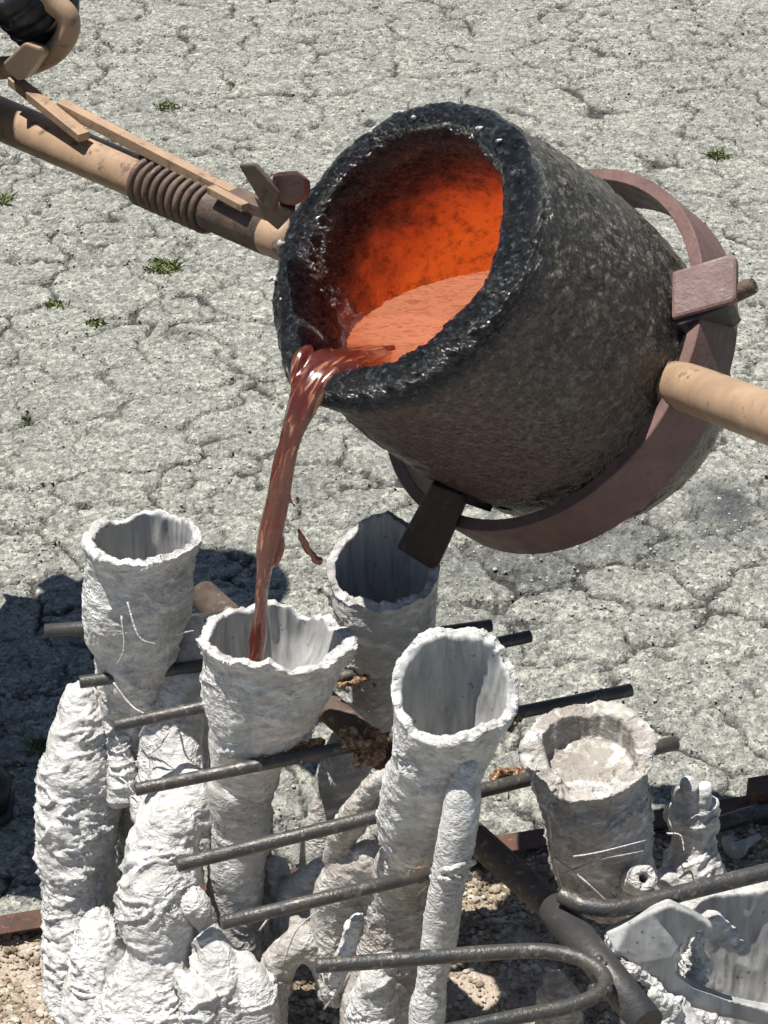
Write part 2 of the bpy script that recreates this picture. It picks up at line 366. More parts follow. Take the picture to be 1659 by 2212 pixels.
def mat_crucible():
    t = NT('crucible_clay_graphite')
    sp = t.n('ShaderNodeSeparateXYZ'); t.l(t.co, sp.inputs[0]); z = sp.outputs[2]
    rad = t.math('SQRT', t.math('ADD', t.math('MULTIPLY', sp.outputs[0], sp.outputs[0]), t.math('MULTIPLY', sp.outputs[1], sp.outputs[1])))
    inner = t.n('ShaderNodeAttribute', attribute_name='inner').outputs['Fac']
    rimf = t.n('ShaderNodeAttribute', attribute_name='rim').outputs['Fac']
    sp1 = t.noise(140, 5, .75); sp2 = t.voro(120, out='Color'); s2 = t.n('ShaderNodeSeparateColor'); t.l(sp2, s2.inputs[0])
    outer = t.ramp(sp1, [(.38, (.006, .004, .003)), (.49, (.026, .020, .016)), (.57, (.085, .074, .052)), (.67, (.30, .27, .20))])
    outer = t.mix(t.ramp(s2.outputs[0], [(.84, 0), (.97, .55)]), outer, (.24, .23, .18))
    # lower half of the wall is browner
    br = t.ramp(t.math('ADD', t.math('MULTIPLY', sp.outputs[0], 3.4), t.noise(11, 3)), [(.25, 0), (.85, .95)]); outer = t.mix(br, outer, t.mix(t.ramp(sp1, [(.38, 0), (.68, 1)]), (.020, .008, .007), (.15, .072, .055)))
    rimc = t.ramp(sp1, [(.38, (.005, .006, .008)), (.55, (.020, .025, .030)), (.68, (.16, .175, .185))])
    inc = t.ramp(t.noise(110, 4, .7), [(.3, (.02, .006, .006)), (.55, (.08, .02, .012)), (.8, (.32, .17, .12))])
    col = t.mix(rimf, outer, rimc); col = t.mix(inner, col, inc)
    # heat glow rises with depth under the rim
    dep = t.math('MULTIPLY', z, -1.0)
    wob = t.math('ADD', t.math('MULTIPLY', t.math('SUBTRACT', t.noise(18, 5, .7), .5), .10), t.math('MULTIPLY', sp.outputs[0], .02))
    d2 = t.math('ADD', dep, wob)
    mr = t.n('ShaderNodeMapRange', interpolation_type='SMOOTHSTEP'); t.l(d2, mr.inputs[0]); mr.inputs[1].default_value = .028; mr.inputs[2].default_value = .175
    hot = mr.outputs[0]
    flk = t.ramp(t.noise(70, 5, .8), [(.36, .45), (.5, 1)])
    emc = t.ramp(hot, [(0, (.0, .0, .0)), (.15, (.02, .002, .001)), (.4, (.13, .014, .004)), (.65, (.36, .035, .006)), (.9, (.60, .068, .008)), (1, (.68, .085, .009))])
    emc = t.mix(1.0, emc, flk, 'MULTIPLY')
    es = t.math('MULTIPLY', inner, .58)
    rough = t.mix(rimf, .30, .17); rough = t.mix(inner, rough, .18)
    h = t.math('ADD', t.noise(190, 5, .8), t.math('MULTIPLY', t.voro(240), .9))
    n = t.bump(h, t.mix(t.math('MAXIMUM', rimf, inner), .45, 1.0), .010)
    return t.done(col, rough, n, spec=1.0, emis=emc, estr=es)
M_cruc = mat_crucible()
def mat_pool():
    t = NT('molten_pool'); co = t.mapping((1, 2.2, 1))
    a = t.noise(14, 5, .6, 1.2, co=co); b = t.noise(60, 4, .65, 2.0, co=co)
    edge = t.n('ShaderNodeAttribute', attribute_name='edge').outputs['Fac']
    col = t.ramp(t.math('ADD', edge, t.math('MULTIPLY', t.math('SUBTRACT', a, .5), .35)), [(.0, (.22, .022, .006)), (.22, (.36, .05, .015)), (.34, (.72, .20, .09)), (.6, (.86, .31, .16)), (1, (.90, .34, .19))])  # salmon and dark red put wall and sky reflections into the glow
    col = t.mix(t.ramp(b, [(.38, .6), (.50, 0)]), col, (.42, .09, .035))
    n = t.bump(t.noise(45, 3, .6, 1.0, co=co), .5, .005)
    return t.done((.06, .018, .01), .14, n, spec=.7, emis=col, estr=.52)
M_pool = mat_pool()
def mat_stream():
    t = NT('molten_stream'); at = t.n('ShaderNodeAttribute', attribute_name='flow').outputs['Vector']
    a = t.noise(1.25, 5, .62, 1.4, co=at); bb = t.noise(3.2, 3, .6, .8, co=at)
    col = t.ramp(a, [(.50, (.070, .008, .002)), (.57, (.11, .014, .004)), (.61, (.30, .13, .06)), (.70, (.52, .31, .18))])  # tan streaks: the ground's reflection painted into the colour
    em = t.ramp(a, [(.4, (.10, .012, .004)), (.6, (.15, .03, .012))])
    n = t.bump(t.math('ADD', a, t.math('MULTIPLY', bb, .2)), .8, .009)
    t.b.inputs['IOR'].default_value = 1.65; t.b.inputs['Coat Weight'].default_value = .8; t.b.inputs['Coat Roughness'].default_value = .2; t.b.inputs['Coat IOR'].default_value = 1.6
    return t.done(col, .05, n, emis=em, estr=.25)
M_stream = mat_stream()

# ================================================================= SETTING
# --- ground: one sheet, fine where it is seen close by
def axis(lo, hi, step, far, grow=1.35):
    core = list(np.arange(lo, hi, step)); a = []; s = step*3; x = core[-1]
    while x < far: x += s; a.append(x); s *= grow
    b = []; s = step*3; x = core[0]
    while x > -far: x -= s; b.append(x); s *= grow
    return np.array(b[::-1]+core+a)
gx = axis(-1.05, 1.05, .0042, 260)
ys = [1.68]; 
while ys[-1] < 5.4: ys.append(ys[-1]+.0042*(ys[-1]/2.1)**.8)
a = []; s = .03; x = ys[-1]
while x < 260: x += s; a.append(x); s *= 1.35
b = []; s = .012; x = ys[0]
while x > -260: x -= s; b.append(x); s *= 1.35
gy = np.array(b[::-1]+ys+a)
X, Y = np.meshgrid(gx, gy); P = np.stack([X.ravel(), Y.ravel(), np.zeros(X.size)], 1)
core = (np.abs(P[:, 0]) < 1.06) & (P[:, 1] > 1.6) & (P[:, 1] < 5.45)
def voro2(Q, seed):
    f = np.floor(Q).astype(np.int64); d1 = np.full(len(Q), 9.); d2 = np.full(len(Q), 9.); idd = np.zeros(len(Q))
    for dx in (-1, 0, 1):
        for dy in (-1, 0, 1):
            ix = f[:, 0]+dx; iy = f[:, 1]+dy; z = np.zeros_like(ix)
            cx = ix+_h(ix, iy, z, seed); cy = iy+_h(ix, iy, z+1, seed)
            d = np.hypot(Q[:, 0]-cx, Q[:, 1]-cy); new = d < d1
            d2 = np.where(new, d1, np.minimum(d2, d)); idd = np.where(new, _h(ix, iy, z+2, seed), idd); d1 = np.where(new, d, d1)
    return d1, d2, idd
Q = P[core]
wx = fbm(Q*14, 3, 11)*.035+fbm(Q*45, 2, 12)*.012; wy = fbm(Q*14+7, 3, 13)*.035+fbm(Q*45+3, 2, 14)*.012
U = np.stack([(Q[:, 0]+wx)/.145, (Q[:, 1]+wy)/.105], 1)
d1, d2, cid = voro2(U, 5); crackd = (d2-d1)*.11
wid = .0062+.004*np.clip(fbm(Q*7, 2, 21), 0, 1)
crack = np.clip(1-crackd/wid, 0, 1)*np.clip(1.05+fbm(Q*7, 2, 22)*.8, .55, 1)
U2 = np.stack([(Q[:, 0]+wx*1.4)/.075, (Q[:, 1]+wy*1.4)/.05], 1); e1, e2, _ = voro2(U2, 8)
fine = np.clip(1-(e2-e1)*.05/.0038, 0, 1)*np.clip(.45+fbm(Q*6, 2, 31)*1.8, 0, 1)
zz = -crack*.010-fine*.006+(cid-.5)*.003+fbm(Q*170, 2, 41)*.0014+fbm(Q*30, 2, 42)*.0012
ck = np.clip(crack+fine*.7, 0, 1)
# sooty stains behind the crucible
stn = np.zeros(len(Q))
for (px, py, rx, ry, s) in ((1565, 1105, .08, .13, .8), (1130, 1215, .13, .13, .6), (1360, 1150, .13, .12, .5), (700, 1040, .12, .10, .22), (930, 1330, .1, .1, .3)):
    c = Wz(px, py, 0); stn = np.maximum(stn, s*np.clip(1.5*(1-np.hypot((Q[:, 0]-c[0])/rx, (Q[:, 1]-c[1])/ry))+fbm(Q*20, 3, 55)*.9, 0, 1))
zall = np.zeros(len(P)); zall[core] = zz; P[:, 2] = zall
g = obj('ground', P, gridF(len(gy), len(gx), wrap=False), M_asph, loc=(0, 0, 0), kind='structure')
for nm, arr in (('crack', ck), ('stain', stn)):
    full = np.zeros(len(P)); full[core] = arr; at = g.data.attributes.new(nm, 'FLOAT', 'POINT'); at.data.foreach_set('value', full)

# --- steel tray with its sand bed
TL = Wz(-40, 2046, 0); TR = Wz(1760, 1752, 0); td = nrm(TR-TL); tn = np.array([td[1], -td[0], 0])   # tn: towards the camera
tray = thing('casting_tray', TL+td*.5, 'low rust brown steel tray edge lying on the asphalt behind the shells', 'tray')
zt = np.array([0, 0, 1.0])
TL2 = TL-td*.4
beam(TL2+zt*.020, TR+zt*.020, .036, .006, zt, 'back_rail', M_tray, tray)
beam(TL2+zt*.0395+tn*.012, TR+zt*.0395+tn*.012, .003, .030, zt, 'rail_flange', M_tray, tray, .0004)
FL = TL2+tn*1.0; FR = TR+tn*1.0
beam(FL+zt*.020, FR+zt*.020, .036, .006, zt, 'front_rail', M_tray, tray)
beam(TL2+zt*.020+tn*.006, FL+zt*.02-tn*.006, .036, .006, zt, 'side_rail', M_tray, tray)
beam(TR+zt*.020+tn*.006, FR+zt*.02-tn*.006, .036, .006, zt, 'side_rail', M_tray, tray)
cb = Wz(1645, 1735, .05); beam(cb-td*.012-tn*.004, cb+td*.09-tn*.004, .05, .035, zt, 'corner_block', M_tray, tray, .002)
# sand
nu, nv = 330, 260
uu = np.linspace(.005, 1, nu)**1; L = np.linalg.norm(TR-TL2)
vv = np.linspace(.004, .99, nv)
S_ = np.array([[TL2+td*(.01+(L-.02)*u)+tn*v for u in uu] for v in vv]).reshape(-1, 3)
S_[:, 2] = .022+fbm(S_*7, 3, 71)*.010+fbm(S_*60, 3, 72)*.003
pile = Wz(60, 2260, .05); S_[:, 2] += .05*np.exp(-((S_[:, 0]-pile[0])**2+(S_[:, 1]-pile[1])**2)/.006)
obj('sand', S_, gridF(nv, nu, wrap=False, flip=True), M_sand, loc=(0, 0, 0), kind='structure')
# pebbles in the sand and chips on the asphalt
def scatter(n, fn, rmin, rmax, seed, name, mat):
    r = np.random.default_rng(seed); bm = bmesh.new(); bmesh.ops.create_icosphere(bm, subdivisions=1, radius=1)
    bv = np.array([v.co[:] for v in bm.verts]); bf = np.array([[v.index for v in f.verts] for f in bm.faces]); bm.free(); k = len(bv)
    C = fn(r, n); n = len(C); rad = rmin+(rmax-rmin)*r.random(n)**3
    sq = .6+.6*r.random((n, 1, 3)); sq[:, :, 2] *= .7; jit = 1+.25*(r.random((n, k, 1))-.5)
    an = r.random(n)*6.28; c, s = np.cos(an), np.sin(an)
    V = bv[None]*sq*jit*rad[:, None, None]; X = V[..., 0]*c[:, None]-V[..., 1]*s[:, None]; Y = V[..., 0]*s[:, None]+V[..., 1]*c[:, None]
    V = np.stack([X, Y, V[..., 2]], -1)+C[:, None, :]
    F = (bf[None]+(np.arange(n)*k)[:, None, None]).reshape(-1, 3)
    return obj(name, V.reshape(-1, 3), F, mat, loc=(0, 0, 0), kind='stuff', smooth=False)
def on_sand(r, n):
    u = r.random(n)*(L-.03)+.015; v = r.random(n)**1.3*.5+.008
    Pn = TL2+td*u[:, None]+tn*v[:, None]; dens = vnoise(Pn*9+3, 77)+vnoise(Pn*25, 78)*.5; Pn = Pn[dens > -.25]
    Pn[:, 2] = .022+fbm(Pn*np.array([1, 1, 0])*7, 3, 71)*.010+.002; 
    Pn[:, 2] += .05*np.exp(-((Pn[:, 0]-pile[0])**2+(Pn[:, 1]-pile[1])**2)/.006); return Pn
scatter(16000, on_sand, .0012, .0065, 3, 'pebbles', M_peb)
def on_asph(r, n):
    x = r.random(n)*2.1-1.05; y = 1.7+r.random(n)**1.6*3.4; Pn = np.stack([x, y, np.full(n, .0005)], 1)
    side = (Pn-TL)@np.array(tn); return Pn[side < -.006]
t_ = NT('asphalt_chips'); t_c = t_.ramp(t_.noise(90, 0), [(.3, (.14, .14, .13)), (.5, (.34, .34, .315)), (.68, (.44, .43, .39))]); M_chip = t_.done(t_c, .85)
scatter(30000, on_asph, .0010, .0036, 4, 'loose_grit', M_chip)

# --- weeds
def tuft(px, py, wpx, hgt, n, label, seed):
    r = np.random.default_rng(seed); c = Wz(px, py, 0); R = M(wpx, c)*.5; V = []; F = []
    for i in range(n):
        a = r.random()*6.28; q = math.sqrt(r.random())*R; b = c+np.array([math.cos(a)*q, math.sin(a)*q*.8, -.002]); l = hgt*(.4+.8*r.random())
        d = nrm([r.normal()*.8, r.normal()*.8, .8]); s = nrm(np.cross(d, [r.normal(), r.normal(), .2]))*.0012*(.6+r.random()); k = len(V)
        m_ = b+d*l*.55; e = b+d*l+np.array([d[0], d[1], -.5])*l*.2
        V += [b-s, b+s, m_+s*1.3, m_-s*1.3, e]; F += [[k, k+1, k+2, k+3], [k+3, k+2, k+4]]
    o = obj('weed_tuft', V, F, M_grass, loc=c, smooth=False); tag(o, label, 'weed', 'small weeds in the asphalt cracks'); return o
tuft(352, 578, 76, .020, 200, 'largest green weed tuft, in the asphalt below the left handle pipe', 1)
tuft(365, 232, 62, .016, 140, 'low green weed above the left handle pipe, in a wide flat patch', 2)
tuft(122, 657, 52, .012, 70, 'sparse pale weed left of the tiny weed, below the largest tuft', 3)
tuft(205, 697, 40, .014, 60, 'tiny weed just right of and below the sparse pale weed', 4)
tuft(1551, 338, 42, .024, 90, 'spiky weed at the right, beyond the ring of the crucible', 5)
tuft(3, 437, 34, .028, 70, 'green weed cut off by the left edge of the photo', 6)
tuft(95, 1618, 60, .02, 120, 'yellowish weed in the shadow between boot and leftmost shell', 7)
tuft(48, 910, 50, .010, 50, 'faint weed in a dark crack midway down the left side', 8)
tuft(512, 181, 40, .010, 50, 'faint weed patch far back, right of the curved handle', 9)
tuft(395, 515, 32, .008, 30, 'barely visible weed between the handle pipe and the largest tuft', 10)

# ================================================================= CRUCIBLE
nB = .72; nP = math.sqrt(1-nB*nB); CN = nrm(RT*(-.87*nP)+UP*(.5*nP)-FW*nB)      # axis out of the mouth
RC = W(850, 528, 1.88); RIM_R = M(356, RC)
lipd = np.array([0, 0, -1.0]); lipd = nrm(lipd-CN*np.dot(lipd, CN)); CY = np.cross(CN, lipd)
k_ = RIM_R/.16
prof_o = [(.150, .000), (.1585, -.010), (.1600, -.022), (.163, -.05), (.1685, -.09), (.1735, -.14), (.1755, -.20), (.172, -.27), (.162, -.34), (.146, -.40), (.120, -.438), (.08, -.452), (.0, -.456)]
prof_i = [(.150, .000), (.140, .0025), (.130, -.002), (.1245, -.012), (.122, -.05), (.124, -.10), (.122, -.18), (.114, -.26), (.098, -.32), (.06, -.355), (.0, -.365)]
def rs(pr, n):
    Pp, _ = resample([(a, b, 0) for a, b in pr], np.zeros(len(pr)), n*3); s = np.concatenate([[0], np.cumsum(np.linalg.norm(np.diff(Pp, axis=0), axis=1))])
    t = np.linspace(0, s[-1], n); return np.stack([np.interp(t, s, Pp[:, 0]), np.interp(t, s, Pp[:, 1])], 1)*k_
po = rs(prof_o, 190); pi_ = rs(prof_i, 150)[1:]
pr = np.vstack([pi_[::-1], po]); seg = 380; an = np.linspace(0, 2*math.pi, seg, endpoint=False)
rr = np.maximum(pr[:, 0], .0004)
V = np.stack([rr[:, None]*np.cos(an), rr[:, None]*np.sin(an), np.repeat(pr[:, 1:2], seg, 1)], -1).reshape(-1, 3)
F = gridF(len(pr), seg).tolist()
me = mkmesh('crucible', V, F, M_cruc); N = np.empty(len(V)*3); me.vertex_normals.foreach_get('vector', N); N = N.reshape(-1, 3)
ni = len(pi_)
rowi = np.repeat(np.arange(len(pr)), seg)
inner = np.clip((ni-10-rowi)/10.0+.3*fbm(V*60, 3, 90), 0, 1)
rimf = np.exp(-np.clip(np.abs(V[:, 2])-.012, 0, 1)**2/(2*.014**2)); rimf = np.clip(rimf+.25*fbm(V*50, 2, 91)*(rimf > .05), 0, 1)
disp = fbm(V*26, 3, 92)*.0020+fbm(V*95, 3, 93)*.0013+np.maximum(fbm(V*150, 2, 94, True), 0)*.0022*(rimf*.7+inner)+fbm(V*48, 3, 96)*.0025*rimf+np.maximum(fbm(V*210, 2, 97)-.1, 0)*.0035*(inner+rimf*.6)
disp += (vnoise(V*60, 95) > .55)*.0012
sgn = np.sign(np.sum(N[ni*seg+60*seg]*V[ni*seg+60*seg])) # outward normals
V2 = V+N*sgn*disp[:, None]
ang = np.arctan2(V[:, 1], V[:, 0]); V2[:, 0] += .017*np.exp(-(ang/.30)**2)*np.exp(-(V[:, 2]/.035)**2)
me.vertices.foreach_set('co', V2.ravel()); me.update()
for nm, arr in (('inner', inner), ('rim', rimf*(1-inner*.6))):
    at = me.attributes.new(nm, 'FLOAT', 'POINT'); at.data.foreach_set('value', arr)
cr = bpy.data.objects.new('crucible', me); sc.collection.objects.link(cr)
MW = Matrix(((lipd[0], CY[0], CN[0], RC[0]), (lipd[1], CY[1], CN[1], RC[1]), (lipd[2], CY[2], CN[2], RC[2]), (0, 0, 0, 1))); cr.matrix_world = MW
tag(cr, 'big dark speckled clay graphite crucible tipped to pour, glowing orange inside', 'crucible')

for i_, (px_, py_, r_) in enumerate(((598, 533, 7), (566, 622, 8), (812, 292, 5), (1042, 290, 6), (1088, 312, 6), (820, 285, 4), (905, 262, 5), (648, 640, 4))):
    q_ = Wp(px_, py_, RC-CN*.004, CN); Vf, Ff = blob(q_+CN*.004, M(r_, q_), 2, (1.3, .7, .8)); Vf = Vf+fbm(Vf*300, 2, i_)[:, None]*.002
    Vl = (Vf-RC)@np.stack([lipd, CY, CN], 1); m0 = Vl.mean(0); m1 = m0.copy(); hr = math.hypot(m0[0], m0[1]); m1[:2] *= min(max(hr, .138*k_), .149*k_)/hr; m1[2] = .004; Vl = Vl-m0+m1; mf = mkmesh('fleck', Vl, Ff, M_shell); of = bpy.data.objects.new('fleck', mf); sc.collection.objects.link(of); of.parent = cr
# molten metal: pool + stream
iz = pi_[:, 1]; ir = pi_[:, 0]; order = np.argsort(iz)
def rin(z): return np.interp(z, iz[order], ir[order])
lvl = RC[2]-.131*k_
cen = RC+lipd*.05-CN*.09; cen = np.array([cen[0], cen[1], lvl])
Bm = np.stack([lipd, CY, CN], 1)
def inside(p):
    q = (p-RC)@Bm; return q[2] < .0 and math.hypot(q[0], q[1]) < rin(min(q[2], -.001))+.006
nr, na = 40, 160; ringpts = []
for a_ in np.linspace(0, 2*math.pi, na, endpoint=False):
    d = np.array([math.cos(a_), math.sin(a_), 0]); lo, hi = 0, .5
    for _ in range(26):
        m_ = (lo+hi)/2
        if inside(cen+d*m_): lo = m_
        else: hi = m_
    ringpts.append(lo)
ringpts = np.array(ringpts); V = [cen]; 
for i in range(1, nr+1):
    for j, a_ in enumerate(np.linspace(0, 2*math.pi, na, endpoint=False)):
        V.append(cen+np.array([math.cos(a_), math.sin(a_), 0])*ringpts[j]*i/nr)
V = np.array(V); F = [[0, 1+j, 1+(j+1) % na] for j in range(na)]+gridF(nr, na, off=1, flip=True).tolist()
V[:, 2] += fbm(V*35, 2, 101)*.0012
molten = thing('molten_bronze', W(640, 800, 1.83), 'molten copper red metal in the crucible pouring down in a long stream', 'molten metal')
pool = obj('pool', V, F, M_pool, molten)
# reddish swirl near the lip and left side, the dark wall's reflection painted in
lipP = RC+lipd*RIM_R*.82
e = np.linalg.norm(V[:, :2]-lipP[:2], axis=1); left = (V[:, 0]-(RC[0]-.085))/.10
edge = np.clip(np.minimum((e-.060)/.09, left*1.0-.05)+fbm(V*40, 2, 120)*.12, 0, 1)
at = pool.data.attributes.new('edge', 'FLOAT', 'POINT'); at.data.foreach_set('value', edge)
yl = lipP[1]
SN = [(850, 748, 34, 5, 1.878), (805, 756, 58, 10, 1.865), (752, 772, 66, 18, 1.845), (700, 798, 66, 28, 1.822), (664, 845, 54, 32, 1.803), (638, 910, 42, 30, 1.79), (619, 985, 38, 27, 1.78), (602, 1065, 36, 24, 1.775), (588, 1130, 37, 24, 1.77), (574, 1190, 29, 20, 1.765), (567, 1260, 22, 17, 1.76), (560, 1330, 20, 15, 1.757), (553, 1385, 25, 18, 1.755), (550, 1425, 22, 16, 1.752)]
Ps = [W(a, b, y) if i > 1 else Wz(a, b, lvl-.002) for i, (a, b, r1, r2, y) in enumerate(SN)]; Rs = [(M(s[2]*.86, p), M(s[3]*.8, p)) for s, p in zip(SN, Ps)]
V, F = tube(Ps, Rs, 72, n=420, N0=nrm([.9, -.5, .2]))
u = np.repeat(np.linspace(0, 1, 420), 72); th = np.tile(np.linspace(0, 2*math.pi, 72, endpoint=False), 420)
cenl = np.repeat(V.reshape(420, 72, 3).mean(1), 72, 0); dr = V-cenl
rid = fbm(np.stack([np.cos(th)*1.6, np.sin(th)*1.6, u*4], 1), 2, 110)*.34+fbm(np.stack([np.cos(th)*3.0, np.sin(th)*3.0, u*11], 1), 2, 111)*.12
br_ = fbm(np.stack([u*9, u*0, u*0+1], 1), 2, 112)*.2
V = cenl+dr*(1+(rid+br_)*np.clip(u*3, .3, 1))[:, None]
sparts = [(V, F)]
for nodes in ([(668, 752, 9, 1.845), (650, 770, 14, 1.837), (640, 805, 14, 1.825), (640, 845, 11, 1.812), (640, 885, 8, 1.80)], [(715, 760, 10, 1.855), (690, 772, 16, 1.843), (668, 800, 19, 1.83), (655, 840, 16, 1.816), (645, 900, 12, 1.80)],
              [(615, 1050, 11, 1.775), (626, 1078, 5, 1.77), (638, 1096, 2.5, 1.77)], [(598, 1150, 12, 1.77), (607, 1180, 9, 1.767), (598, 1220, 7, 1.765)]):
    sparts.append(chain(nodes, 20))
V, N, F = remesh(sparts, .0016)
Pc, _ = resample(Ps, np.zeros(len(Ps)), 300); D = np.linalg.norm(V[:, None, :]-Pc[None], axis=2); k = D.argmin(1)
fl = np.stack([*(((V-Pc[k])/.011).T[:2]), k/300*5.0], 1)+fbm(V*20, 2, 140)[:, None]*.4
V = V+N*(fbm(np.stack([fl[:, 0]*1.5, fl[:, 1]*1.5, fl[:, 2]*2], 1), 2, 141)*.0016)[:, None]
so_ = obj('stream', V, F, M_stream, molten); at = so_.data.attributes.new('flow', 'FLOAT_VECTOR', 'POINT'); at.data.foreach_set('vector', fl.astype(np.float32).ravel())
def drop(nodes, label, seed):
    V, F = chain(nodes, 16); V = V+fbm(V*200, 2, seed)[:, None]*.001; o = obj('splash_drop', V, F, M_stream); tag(o, label, 'droplet', 'splashed metal drops beside the stream')
drop([(646, 1145, 4, 1.77), (655, 1170, 8, 1.77), (672, 1195, 7, 1.77), (687, 1213, 10, 1.77)], 'long twisted splash of molten metal falling right of the stream', 1)
drop([(642, 1076, 3, 1.77), (643, 1080, 4, 1.77), (644, 1084, 3, 1.77)], 'tiny round drop of molten metal above the long splash', 2)
# ================================================================= POURING SHANK
rB = .67; rP = math.sqrt(1-rB*rB); RN = nrm(RT*(-.87*rP)+UP*(.5*rP)-FW*rB)
RG = Wp(1155, 748, RC-CN*.262*k_, CN); RR = M(430, RG)
shank = thing('pouring_shank', RG, 'tan pipe handled steel ring shank holding the tipped crucible', 'shank')
ex = nrm(np.cross(RN, [0, 0, 1])); ey = np.cross(RN, ex)
def annulus(prof, seg, f0=0, f1=2*math.pi):
    an = np.linspace(f0, f1, seg, endpoint=False); k = len(prof); V = []
    for a_ in an:
        d = ex*math.cos(a_)+ey*math.sin(a_); w1 = 1+.004*math.sin(3*a_)
        for r_, z_ in prof: V.append(RG+d*r_*w1+RN*z_)
    F = gridF(seg, k).tolist(); F += [[(seg-1)*k+j, (seg-1)*k+(j+1) % k, (j+1) % k, j] for j in range(k)]
    return np.array(V), F
bw = .064; thk = .0135
pf = [(RR-thk+.001, 0), (RR-.001, 0), (RR, -.001), (RR, -bw+.001), (RR-.001, -bw), (RR-thk+.001, -bw), (RR-thk, -bw+.001), (RR-thk, -.001)]
V, F = annulus(pf, 160); me_ = obj('ring', V, F, M_pink, shank, smooth=False)
def onring(px, py, off=0): return Wp(px, py, RG+RN*off, RN)
# weld seam lumps where pipe meets the ring
# axis of the pipes: nearly level, coming nearer towards the right
pdv = nrm([1, -.8, .055])
def paxis(px, py_guess):
    lo, hi = -1.5, 1.5
    for _ in range(50):
        m_ = (lo+hi)/2; q = RG+pdv*m_; dd = q-CAM; x = np.dot(dd, RT)/np.dot(dd, FW)*FPX+829.5
        if x < px: lo = m_
        else: hi = m_
    return RG+pdv*lo
aR0 = Wp(1455, 838, RG-RN*.022, RN); aR1 = aR0+pdv*.42
def toimg(q): dd = q-CAM; z = np.dot(dd, FW); return np.dot(dd, RT)/z*FPX+829.5, 1106-np.dot(dd, UP)/z*FPX
tR = W(1740, 930, aR0[1]-.24); V, F = tube([aR0, aR0+(tR-aR0)*.12+zt*.005, tR, tR+(tR-aR0)*1.5], M(52, aR0), 40, n=40); obj('handle_pipe', V, F, M_tan, shank)
V, F = remesh([blob(aR0+np.array([0, 0, .014]), .012), blob(aR0+np.array([-.008, 0, .02]), .010), blob(aR0+np.array([.012, 0, .022]), .009), blob(aR0+np.array([-.012, 0, -.006]), .012), blob(aR0+np.array([-.004, -.004, -.02]), .010)], .002)[::2]
V = V+fbm(V*150, 3, 5)[:, None]*.002; obj('weld_bead', V, F, M_pink, shank)
LY0 = 2.02; LY1 = 2.40
lA = W(640, 528, LY0); lB = W(-10, 252, LY1); pr0 = M(48, lA); pr1 = M(46, lB)
V, F = tube([lA, lA*.5+lB*.5, lB, lB+(lB-lA)*.7], [pr0, (pr0+pr1)/2, pr1, pr1], 40, n=40); obj('handle_pipe', V, F, M_tan, shank)
def onpipe(s, up=0, fr=0):   # s: 0 at the crucible end, 1 at left edge
    return lA+(lB-lA)*s+UP*up-FW*fr
lt = nrm(lB-lA); lu = nrm(np.array([0, 0, 1.0])-lt*lt[2]); ls = np.cross(lt, lu)
if ls[1] > 0: ls = -ls     # ls towards the camera
# sleeve and coil spring
def sfrom(px):
    lo, hi = 0, 1.2
    for _ in range(40):
        m_ = (lo+hi)/2; x = toimg(lA+(lB-lA)*m_)[0]
        if x > px: lo = m_
        else: hi = m_
    return lo
s0, s1 = sfrom(585), sfrom(292)
V, F = tube([lA+(lB-lA)*s0, lA+(lB-lA)*s1, lA+(lB-lA)*(s1+.02)], [pr0*1.04, pr0*1.04, pr0*.98], 40); obj('sleeve', V, F, M_tand, shank)  # shade on the pipe is put into the sleeve's dark colour
sa_, sb_ = sfrom(458), sfrom(308); turns = 9; hp = []
for q in np.linspace(0, 1, turns*26):
    a_ = q*turns*2*math.pi; c = lA+(lB-lA)*(sa_+(sb_-sa_)*q); hp.append(c+(lu*math.cos(a_)+ls*math.sin(a_))*(pr0*1.12))
V, F = tube(hp, .0040, 10); obj('spring', V, F, M_tand, shank)
# flat locking bar above the pipe, and its lever pieces
def bar(p0, p1, y0, y1, wd, th, nm, mt, sd=(0, 0, 1), bv=.001): return beam(W(*p0, y0), W(*p1, y1), wd, th, sd, nm, mt, shank, bv)
ya = LY0+.10; yb = LY0+.27
def ypipe(px): return (lA+(lB-lA)*sfrom(px))[1]
bar((132, 228), (505, 420), ypipe(132), ypipe(505), .012, .012, 'locking_bar', M_tan, lu)
bar((500, 424), (600, 462), ypipe(500)-.005, ypipe(600), .014, .022, 'locking_bar_end', M_tand, lu)
bar((455, 408), (530, 448), ypipe(455)-.028, ypipe(530)-.030, .008, .010, 'latch_tongue', M_tan, lu)
bar((28, 172), (182, 296), ypipe(28)-.02, ypipe(182)-.028, .010, .015, 'lever_strap', M_tan, lu)
V, F = tube([W(a, b, y) for a, b, y in ((-300, 250, 2.42), (-110, 195, 2.41), (-20, 152, 2.40), (50, 142, 2.385), (112, 116, 2.37), (144, 76, 2.36), (146, 36, 2.36), (112, 2, 2.365), (60, -45, 2.37), (-40, -120, 2.38))], M(25, W(100, 80, 2.37)), 32, n=90); obj('curved_handle', V, F, M_tan, shank)
prism([(52, 92), (86, 104), (92, 118), (58, 166), (40, 176), (8, 152), (6, 136)], 2.325, .03, 'lever_plate', M_tan, shank, .003, dirv=nrm([.15, 1, -.3]))
